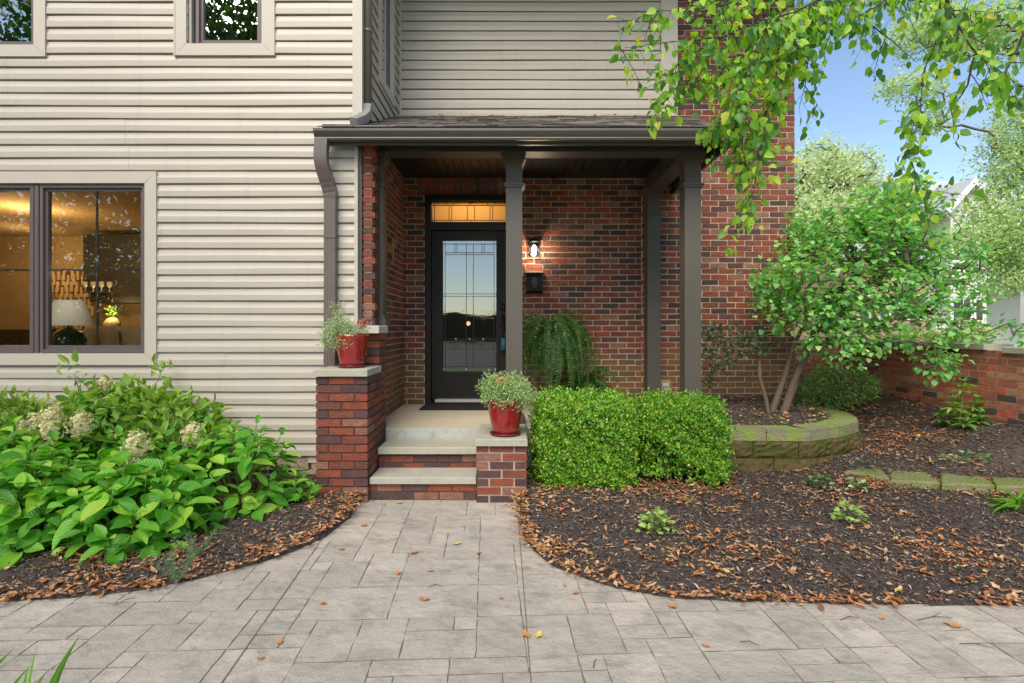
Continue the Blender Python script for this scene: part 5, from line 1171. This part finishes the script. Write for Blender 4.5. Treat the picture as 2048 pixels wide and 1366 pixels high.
# overhanging tree: trunk stands out of frame to the right, drooping limbs come in at the top
ov = thing('overhanging_tree', 'large tree whose leafy drooping branches hang in from the top right', 'tree', (5.2, 2.2, 0)); r = RS(301)
mb = MB(); mb.tube([(5.2, 2.2, -.05), (5.15, 2.25, 1.5), (5.0, 2.3, 3.0), (5.2, 2.2, 4.4), (6.4, 1.2, 6.5)], [.2, .16, .14, .12, .06], 12, False)
S = {  # limb: list of (photo x, y, distance)
 'a': ([(2150, -260, 3.0), (1900, -120, 3.0), (1720, -30, 2.9), (1600, 60, 2.9), (1560, 170, 2.85), (1530, 260, 2.8), (1512, 340, 2.8), (1498, 425, 2.8)], 1.0),
 'b': ([(1720, -30, 2.9), (1560, 30, 2.8), (1440, 75, 2.75), (1340, 85, 2.7), (1240, 95, 2.7)], .75),
 'c': ([(1640, 20, 2.9), (1520, 95, 2.9), (1430, 140, 2.8), (1360, 170, 2.8), (1300, 232, 2.8)], 1.35),
 'd': ([(1660, 0, 3.0), (1625, 90, 3.0), (1610, 170, 3.0), (1640, 215, 3.0)], .8),
 'e': ([(2150, -220, 2.6), (1980, -90, 2.6), (1885, -20, 2.6), (1878, 60, 2.6), (1860, 115, 2.6), (1845, 160, 2.6), (1840, 240, 2.6), (1815, 300, 2.6), (1835, 360, 2.6), (1862, 400, 2.6)], .85),
 'f': ([(1885, -30, 2.5), (1915, 50, 2.5), (1950, 110, 2.5), (2010, 150, 2.5), (2070, 190, 2.5)], 1.0),
 'g': ([(1950, 110, 2.5), (1935, 170, 2.5), (1905, 215, 2.6), (1880, 245, 2.6)], .8),
 'h': ([(1700, 10, 3.1), (1760, 65, 3.1), (1800, 95, 3.1), (1835, 125, 3.1)], .45),
 'i': ([(1720, -40, 3.0), (1800, -5, 3.0), (1900, 20, 3.0), (2000, 25, 3.0)], 1.3),
 'j': ([(1560, -40, 2.7), (1480, 0, 2.7), (1400, 25, 2.7), (1320, 20, 2.7), (1265, 40, 2.7)], 1.0),
 'k': ([(1590, 80, 3.0), (1500, 150, 3.0), (1450, 220, 3.0), (1420, 275, 3.0)], 1.35),
 'l': ([(1600, 40, 2.9), (1520, 60, 3.1), (1470, 150, 3.1), (1490, 250, 3.1), (1480, 330, 3.0)], 1.35),
 'm': ([(2100, -60, 2.3), (2060, 40, 2.3), (2030, 100, 2.3), (2000, 180, 2.3)], .8),
 'o': ([(1620, -30, 3.0), (1560, 90, 3.1), (1540, 200, 3.1), (1515, 290, 3.0)], 1.1),
 'p': ([(1480, -30, 2.9), (1420, 60, 2.9), (1370, 110, 2.85), (1330, 165, 2.8)], 1.2),
 'q': ([(1800, -40, 2.8), (1760, 10, 2.8), (1700, 40, 2.8), (1660, 70, 2.8)], 1.2),
 'n': ([(1700, -60, 2.8), (1640, 0, 2.7), (1600, 20, 2.6), (1540, 40, 2.6), (1500, 130, 2.6), (1465, 200, 2.6)], 1.35)}
P = []; D = []; N = []; L = []
def pt(p): k = p[2]/1080; return np.array([(p[0]-1024)*k, p[2], EYE-(p[1]-655)*k])
def strand(Q, dens, r0, sub=True, first=.0):
    pl = np.array(Q); d_ = np.r_[0, np.cumsum(np.linalg.norm(np.diff(pl, axis=0), axis=1))]; n = max(3, int(d_[-1]/.02)); s = np.linspace(0, d_[-1], n); X = np.stack([np.interp(s, d_, pl[:, i]) for i in range(3)], 1)
    X[1:-1] += r.normal(size=(n-2, 3))*.003; mb.tube([fl(x) for x in X[::3]], list(np.linspace(r0, .0012, len(X[::3]))), 5, False)
    T_ = nrmz(np.gradient(X, axis=0))
    for i in range(n):
        f = i/n
        if f < first: continue
        if r.rand() < dens*.62:
            sd_ = r.normal(size=3); dd = T_[i]*.6+sd_*.5+[0, 0, -.75]; p = X[i]+sd_*.016+np.array([0, 0, -.008]); mb.tube([fl(X[i]), fl(p+dd*.012)], .0009, 3, False); P.append(p+dd*.01); D.append(dd); N.append(r.normal(size=3)*.8+[0, -.4, .5]); L.append(r.uniform(.030, .062))
        if sub and r.rand() < dens*.42:
            l_ = r.uniform(.05, .19); e = nrmz((T_[i]*.4+r.normal(size=3)*.7+[0, 0, -.5])[None])[0]; q = [X[i]+e*l_*t_+np.array([0, 0, -.25*l_*t_*t_]) for t_ in (0, .35, .7, 1)]; strand(q, 1.7, .0024, False)
for kk, (pts_, dn) in S.items():
    Q = [pt(p) for p in pts_]
    if kk in 'ae': Q = [np.array([4.85, 2.4, 4.1])]+Q
    strand(Q, dn, .012 if kk in 'ae' else .006, first=.12 if kk in 'ae' else 0)
# crown above and beyond the frame (feeds reflections and shade)
T = ell_points(r, [(7.4, .4, 7.2, 2.0, 1.8, 1.2)], 200, .2)
obj('limbs', mb, M['twig'], ov); P = np.array(P); L = np.array(L); print('overhang leaves', len(P)); leaves('foliage', P, np.array(D), np.array(N), L, L*.72, T_MED, M['over'], ov, rng=r)
P2, D2, N2 = clump_leaves(r, T, rdir(r, len(T)), 22, .3, .5, .4); leaves('crown', P2, D2, N2, .08, .06, T_SM, M['over'], ov, rng=r)
# ================================================================== beyond the garden wall
tree('pale_tree', 'pale sunlit tree beyond the house corner, left of the gable', [(17, 27, -.05), (17, 27, 4), (17, 27.2, 6)], [E(1640, 360, 27, 60, 75, 2.2), E(1700, 350, 27, 40, 50, 1.8), E(1600, 470, 27, 70, 90, 2), E(1740, 420, 27, 60, 60, 2), E(1660, 450, 26, 90, 60, 2)], 1000, 26, .5, 'pale2', .17, .7, 401, .3, 0, .02, .25, T_SM, shell=.1, group='trees beyond the garden wall')
tree('pale_tree', 'pale green layered tree filling the right edge in front of the white house', [(16.5, 13.5, -.05), (16, 13.5, 2.5), (15.5, 13.5, 4)], [E(2040, 320, 13.5, 80, 60, 1), E(2010, 430, 13.5, 70, 70, 1.2), E(1975, 480, 13.2, 75, 40, 1.2), E(2060, 520, 13.5, 90, 60, 1.3), E(2000, 560, 13.2, 60, 25, 1), E(1830, 180, 13.5, 55, 30, .7), E(1790, 175, 13.5, 50, 18, .5), E(1870, 230, 13.5, 55, 25, .7), E(2050, 250, 13.5, 60, 70, 1), E(1990, 60, 13.5, 130, 50, 1), E(1860, 60, 13.5, 80, 45, 1)], 1300, 20, .28, 'pale', .1, .6, 402, .75, .2, .004, .05, T_SM, shell=.1, group='trees beyond the garden wall')
tree('pale_tree', 'far pale tree top showing left of the white gable', [(19.5, 34, -.05), (19.5, 34, 6)], [E(1918, 375, 34, 18, 25, 1), E(1880, 440, 34, 60, 50, 2)], 130, 14, .5, 'pale2', .2, .7, 403, .3, 0, .02, .2, T_SM, shell=.1, group='trees beyond the garden wall')
tree('yellow_green_shrub', 'bright yellow green shrub seen over the garden wall coping', [(8.6, 10, -.05), (8.6, 10, .5)], [E(1930, 672, 10, 60, 18, .4), E(1840, 680, 10, 80, 14, .4)], 160, 14, .2, 'yel', .08, .4, 404, .5, 0, .004, .02, T_SM, cat='shrub', shell=.2)
hz = thing('white_house', 'white clapboard gabled house with a columned porch beyond the garden wall', 'house', (22, 26, 0)); Yh = 25.0
def X_(px, Y=Yh): return (px-1024)*Y/1080
def Z_(py, Y=Yh): return EYE-(py-655)*Y/1080
m = MB(); x0, x1, xa = X_(1900), X_(1966), X_(1936); ze, za = Z_(404), Z_(364); xg = 2*xa-x0
zz = Z_(715); n = len(m.v); pr_ = [(x0, zz), (xg, zz), (xg, ze), (xa, za), (x0, ze)]
m.v += [(a, Yh, b) for a, b in pr_]+[(a, Yh+9, b) for a, b in pr_]; m.f += [(0, 1, 2, 3, 4), (9, 8, 7, 6, 5), (0, 5, 6, 1), (4, 9, 5, 0), (1, 6, 7, 2)]
for q in range(34):
    z = zz+q*.24; m.box(x0, xg, Yh-.03, Yh-.002, z, z+.22) if z+.22 < ze else None
m.box(X_(1740), X_(1905), Yh+2, Yh+9, zz, Z_(455)); m.box(xg, X_(2180), Yh+1.5, Yh+9, zz, Z_(440)); obj('wall', m, M['whiteside'], hz)
m = MB(); e = .5
for sg in (-1, 1):
    n = len(m.v); xe = xa+sg*(xa-x0+e); zr = ze-(za-ze)*e/(xa-x0); m.v += [(xa, Yh-.4, za+.12), (xe, Yh-.4, zr+.12), (xe, Yh+9, zr+.12), (xa, Yh+9, za+.12), (xa, Yh-.4, za-.12), (xe, Yh-.4, zr-.12), (xe, Yh+9, zr-.12), (xa, Yh+9, za-.12)]
    m.f += [(n, n+1, n+2, n+3), (n+7, n+6, n+5, n+4), (n, n+4, n+5, n+1), (n+1, n+5, n+6, n+2)]
n = len(m.v); m.v += [(xg-.5, Yh+.5, Z_(445)), (X_(2200), Yh+.5, Z_(445)), (X_(2200), Yh+5, Z_(362, Yh+5)), (xa, Yh+5, Z_(362, Yh+5))]; m.f.append((n, n+1, n+2, n+3)); obj('roof', m, M['roof_grey'], hz)
m = MB()
for sg in (-1, 1):
    n = len(m.v); xe = xa+sg*(xa-x0+e); zr = ze-(za-ze)*e/(xa-x0); m.v += [(xa, Yh-.45, za+.14), (xe, Yh-.45, zr+.14), (xe, Yh-.45, zr-.22), (xa, Yh-.45, za-.22)]; m.f.append((n, n+1, n+2, n+3))
obj('bargeboard', m, M['white'], hz)
for (a, b, c, d) in ((1866, 1876, 600, 645), (1884, 1896, 600, 645), (1905, 1917, 598, 648), (1925, 1938, 600, 640), (1950, 1962, 600, 640), (1930, 1942, 480, 520), (1905, 1915, 490, 520)):
    yy = Yh-.04 if a > 1898 else Yh+1.96
    m = MB(); m.box(X_(a)-.15, X_(b)+.15, yy-.03, yy, Z_(d)-.15, Z_(c)+.15); wn = obj('window', m, M['white'], hz); m = MB(); m.box(X_(a), X_(b), yy-.05, yy-.031, Z_(d), Z_(c)); obj('pane', m, M['winglass'], wn)
m = MB(); m.box(xg, X_(2200), Yh-2.2, Yh+1.5, Z_(572), Z_(560)); m.box(xg, X_(2200), Yh-2.3, Yh+1.5, Z_(566), Z_(548)-.3); obj('porch_canopy', m, M['white'], hz)
for px in (1976, 2043, 2110): m = MB(); m.box(X_(px)-.2, X_(px)+.2, Yh-2.2, Yh-1.8, zz, Z_(570)); obj('porch_post', m, M['white'], hz)
m = MB(); m.box(xg, X_(2200), Yh-2.2, Yh+1.5, zz, Z_(690)); m.box(X_(2012), X_(2034), Yh-2.35, Yh-2.3, Z_(646), Z_(640)); obj('porch_deck', m, M['white'], hz)
m = MB(); m.box(X_(1986), X_(2000), Yh+1.4, Yh+1.49, zz, Z_(595)); obj('door', m, M['winglass'], hz)
m = MB(); m.box(X_(2015), X_(2035), Yh-1, Yh-.8, Z_(632), Z_(625)); m.box(X_(2018), X_(2032), Yh-1, Yh-.8, Z_(625), Z_(622)); obj('porch_mailbox', m, M['black'], hz)
bh = thing('brick_house', 'pinkish brick house with a pale gable half hidden behind the small tree', 'house', (14.5, 22, 0)); Yb = 21.0
m = MB(); m.box(X_(1690, Yb), X_(1850, Yb), Yb, Yb+7, -.05, Z_(520, Yb)); obj('wall', m, M['pink_brick'], bh)
m = MB(); n = 0; m.v = [(X_(1680, Yb), Yb-.4, Z_(520, Yb)), (X_(1860, Yb), Yb-.4, Z_(520, Yb)), (X_(1860, Yb), Yb+4, Z_(455, Yb)), (X_(1680, Yb), Yb+4, Z_(455, Yb))]; m.f = [(0, 1, 2, 3)]; m.box(X_(1680, Yb), X_(1860, Yb), Yb-.42, Yb-.3, Z_(524, Yb), Z_(516, Yb)); obj('roof', m, M['roof_grey'], bh)
for a in (1720, 1760, 1800, 1832):
    m = MB(); m.box(X_(a, Yb)-.1, X_(a+16, Yb)+.1, Yb-.04, Yb-.001, Z_(640, Yb), Z_(590, Yb)); wn = obj('window', m, M['white'], bh); m = MB(); m.box(X_(a, Yb), X_(a+16, Yb), Yb-.06, Yb-.041, Z_(636, Yb), Z_(594, Yb)); obj('pane', m, M['winglass'], wn)
m = MB(); m.tube([((1826-1024)*.0167, 18, -.05), ((1826-1024)*.0167, 18, Z_(365, 18))], [.11, .085], 10); props(obj('utility_pole', m, M['pole']), 'weathered wooden utility pole rising behind the small tree', 'utility pole')
m = MB(); x_, y_ = 9.6, 12; m.tube([(x_, y_, -.05), (x_, y_, .75)], .04, 8); ob = thing('yard_sign', 'small plain white panel on a post behind the small tree', 'sign', (x_, y_, 0)); obj('post', m, M['pole'], ob); m = MB(); m.box(x_-.22, x_+.22, y_-.03, y_, .9, 1.5); obj('panel', m, M['white'], ob)
# street trees and hedge behind the camera: they are what the windows mirror
tree('street_tree', 'large street tree across the lawn mirrored in the upper windows', [(-10, -9, -.05), (-10, -9, 3), (-9.6, -9, 6)], [(-10, -9, 9.5, 4.2, 3.5, 4), (-12, -10, 6.5, 3.6, 3, 3), (-6.5, -9.5, 11, 3, 2.5, 2.5), (-16, -9, 9.5, 3, 3, 3)], 900, 22, .75, 'dark_tree', .26, .75, 501, .3, .2, .02, .3, T_SM, shell=.15, group='street trees opposite the house')
loose_shrub('lawn_shrub', 'broad dark shrub on the far lawn mirrored in the lower window', [(-13.5, -7.5, 1.5, 4.6, 1.0, 2.0), (-16, -7.5, 1.2, 2.5, 1.0, 1.2)], [(-13.5, -7.5, -.05), (-13.5, -7.5, .6)], 500, 22, .5, M['dark_tree'], .16, .7, 77, rtip=.005, shell=.2)
tree('street_tree', 'street tree standing further left across the road', [(-24, -17, -.05), (-24, -17, 3), (-24, -17, 5)], [(-24, -17, 6, 5, 4, 4), (-30, -18, 5, 5, 4, 4), (-18, -18, 4, 3, 3, 2.5)], 500, 20, .9, 'dark_tree', .35, .75, 502, .3, .2, .02, .3, T_SM, shell=.15, group='street trees opposite the house')
tree('street_tree', 'street tree standing to the right across the road', [(12, -20, -.05), (12, -20, 3), (12, -20, 5)], [(12, -20, 7, 5, 4, 4.5), (18, -20, 5, 5, 4, 4)], 400, 20, .9, 'dark_tree', .35, .75, 503, .3, .2, .02, .3, T_SM, shell=.15, group='street trees opposite the house')
m = MB(); m.v = []; A_ = 60
for i in range(A_+1):
    x = -90+180*i/A_; m.v += [(x, -46, -.05), (x, -46, 3.2+.35*sin(x*.31)+.3*sin(x*.83+1)), (x, -50, 3.2+.35*sin(x*.31)+.3*sin(x*.83+1)), (x, -50, -.05)]
for i in range(A_): 
    for q in range(3): m.f.append((4*i+q, 4*i+q+1, 4*i+5+q, 4*i+4+q))
obj('distant_treeline', m, M['hill'], kind='structure')
m = MB(); m.v = []
for i in range(A_+1):
    x = -60+260*i/A_; z_ = 4+1.2*sin(x*.21)+.8*sin(x*.53+1); m.v += [(x, 70, -.05), (x, 70, z_), (x, 76, z_), (x, 76, -.05)]
for i in range(A_):
    for q in range(3): m.f.append((4*i+q, 4*i+q+1, 4*i+5+q, 4*i+4+q))
obj('distant_treeline', m, M['hill'], kind='structure')
# ================================================================== loose leaves and twigs on the paving
def pave_leaf(px, py, s, a, mat, label, group):
    x, y = gp(px, py); r = RS(px+py); leaves('fallen_leaf', [[x, y, .006]], [[cos(a), sin(a), .03]], [[.1*r.normal(), .1*r.normal(), 1]], s, s*.6, T_CURL, M[mat], None, rng=r, label=label, **{'cat': 'leaf', 'group': group})
M['ylw'] = simple('yellow_dry_leaf', (.62, .45, .08), .6, 30, .2)
g_ = 'single dry leaves on the paving'; LL_ = ['dry leaf on the path left of centre, below the curled pinkish leaf', 'small dry leaf on the path right at the curled pinkish leaf', 'dry leaf in the middle of the paving below the short twig', 'dry leaf left of the saw cut joint halfway down the paving', 'small dry leaf on the paving just off the curve of the right bed', 'dry leaf touching the saw cut joint beside the pale tan leaf', 'dry brown leaf alone in the left foreground paving', 'dry leaf on the paving between the left bed and the path centre', 'dry leaf on the paving under the lowest part of the right bed curve', 'dry brown leaf alone in the right foreground paving', 'dry leaf on the path right of the bright yellow leaf', 'small dry leaf on the path near the bottom step and left bed', 'dry leaf just outside the leaf band of the right bed', 'dry leaf on the path close to the left bed edge', 'dry leaf on the paving edge below the boxwoods', 'dry leaf on the far right paving left of the forked twig', 'small dry leaf in the left foreground above its neighbour']
for i, (px, py) in enumerate(((855, 1144), (795, 1152), (860, 1200), (1000, 1195), (1145, 1190), (1060, 1278), (530, 1316), (640, 1206), (1270, 1185), (1420, 1295), (960, 1105), (720, 1052), (1130, 1175), (690, 1100), (1340, 1210), (1760, 1240), (560, 1290))):
    pave_leaf(px, py, .035+.012*(i % 3), i*1.7, 'litter', LL_[i], g_)
pave_leaf(906, 1090, .055, .2, 'ylw', 'bright yellow leaf lying in the middle of the path', None); pave_leaf(792, 1008, .05, .1, 'ylw', 'yellow leaf at the foot of the bottom step', None)
pave_leaf(820, 1110, .06, .6, 'litter', 'curled pinkish leaf on the path left of the yellow leaf', None); pave_leaf(1925, 1258, .07, 2.5, 'litter', 'large brown leaf on the paving at the right', None); pave_leaf(1072, 1278, .05, 1, 'ylw', 'pale tan leaf on the saw cut joint', None)
for i, (px, py, L_, a, lb2) in enumerate(((1870, 1240, .28, .1, 'forked dark twig on the paving below the right bed'), (1955, 1295, .2, -.3, 'dark twig at the far right of the paving'), (1700, 1240, .16, .2, 'thin dark twig just off the right bed edge'), (250, 1205, .14, .9, 'short dark twig at the left bed edge'), (870, 1175, .12, .1, 'short dark twig in the middle of the path'), (1500, 1290, .12, -.4, 'thin straight twig in the right foreground'), (1190, 1330, .1, 1.2, 'tiny dark twig in the central foreground'))):
    x, y = gp(px, py); m = MB(); r = RS(i); L_ *= .65; c_, s_ = cos(a), sin(a); m.tube([(x-c_*L_/2, y-s_*L_/2, .006), (x, y+.01, .012), (x+c_*L_/2, y+s_*L_/2, .007)], [.0015, .002, .001], 5)
    if i < 2: m.tube([(x, y+.01, .012), (x+c_*.08-s_*.05, y+s_*.08+c_*.05, .008)], [.0014, .0008], 4)
    obj('twig', m, M['twig'], label=lb2, cat='twig', group='twigs on the paving')
r = RS(71); n = 60; P = np.stack([r.uniform(-1.2, 1.8, n), r.uniform(4.9, 6.2, n)], 1); Z = 3.085+(P[:, 1]-4.56)*su/cu+.025
leaves('roof_leaf_litter', np.c_[P, Z], rdir(r, n)*[1, 1, .2]+[0, -.2, -.1], np.tile([0, -.4, 1], (n, 1)), r.uniform(.03, .06, n), .03, T_CURL, M['litter'], None, rng=r, kind='stuff', label='pale dry leaves scattered on the porch roof shingles')
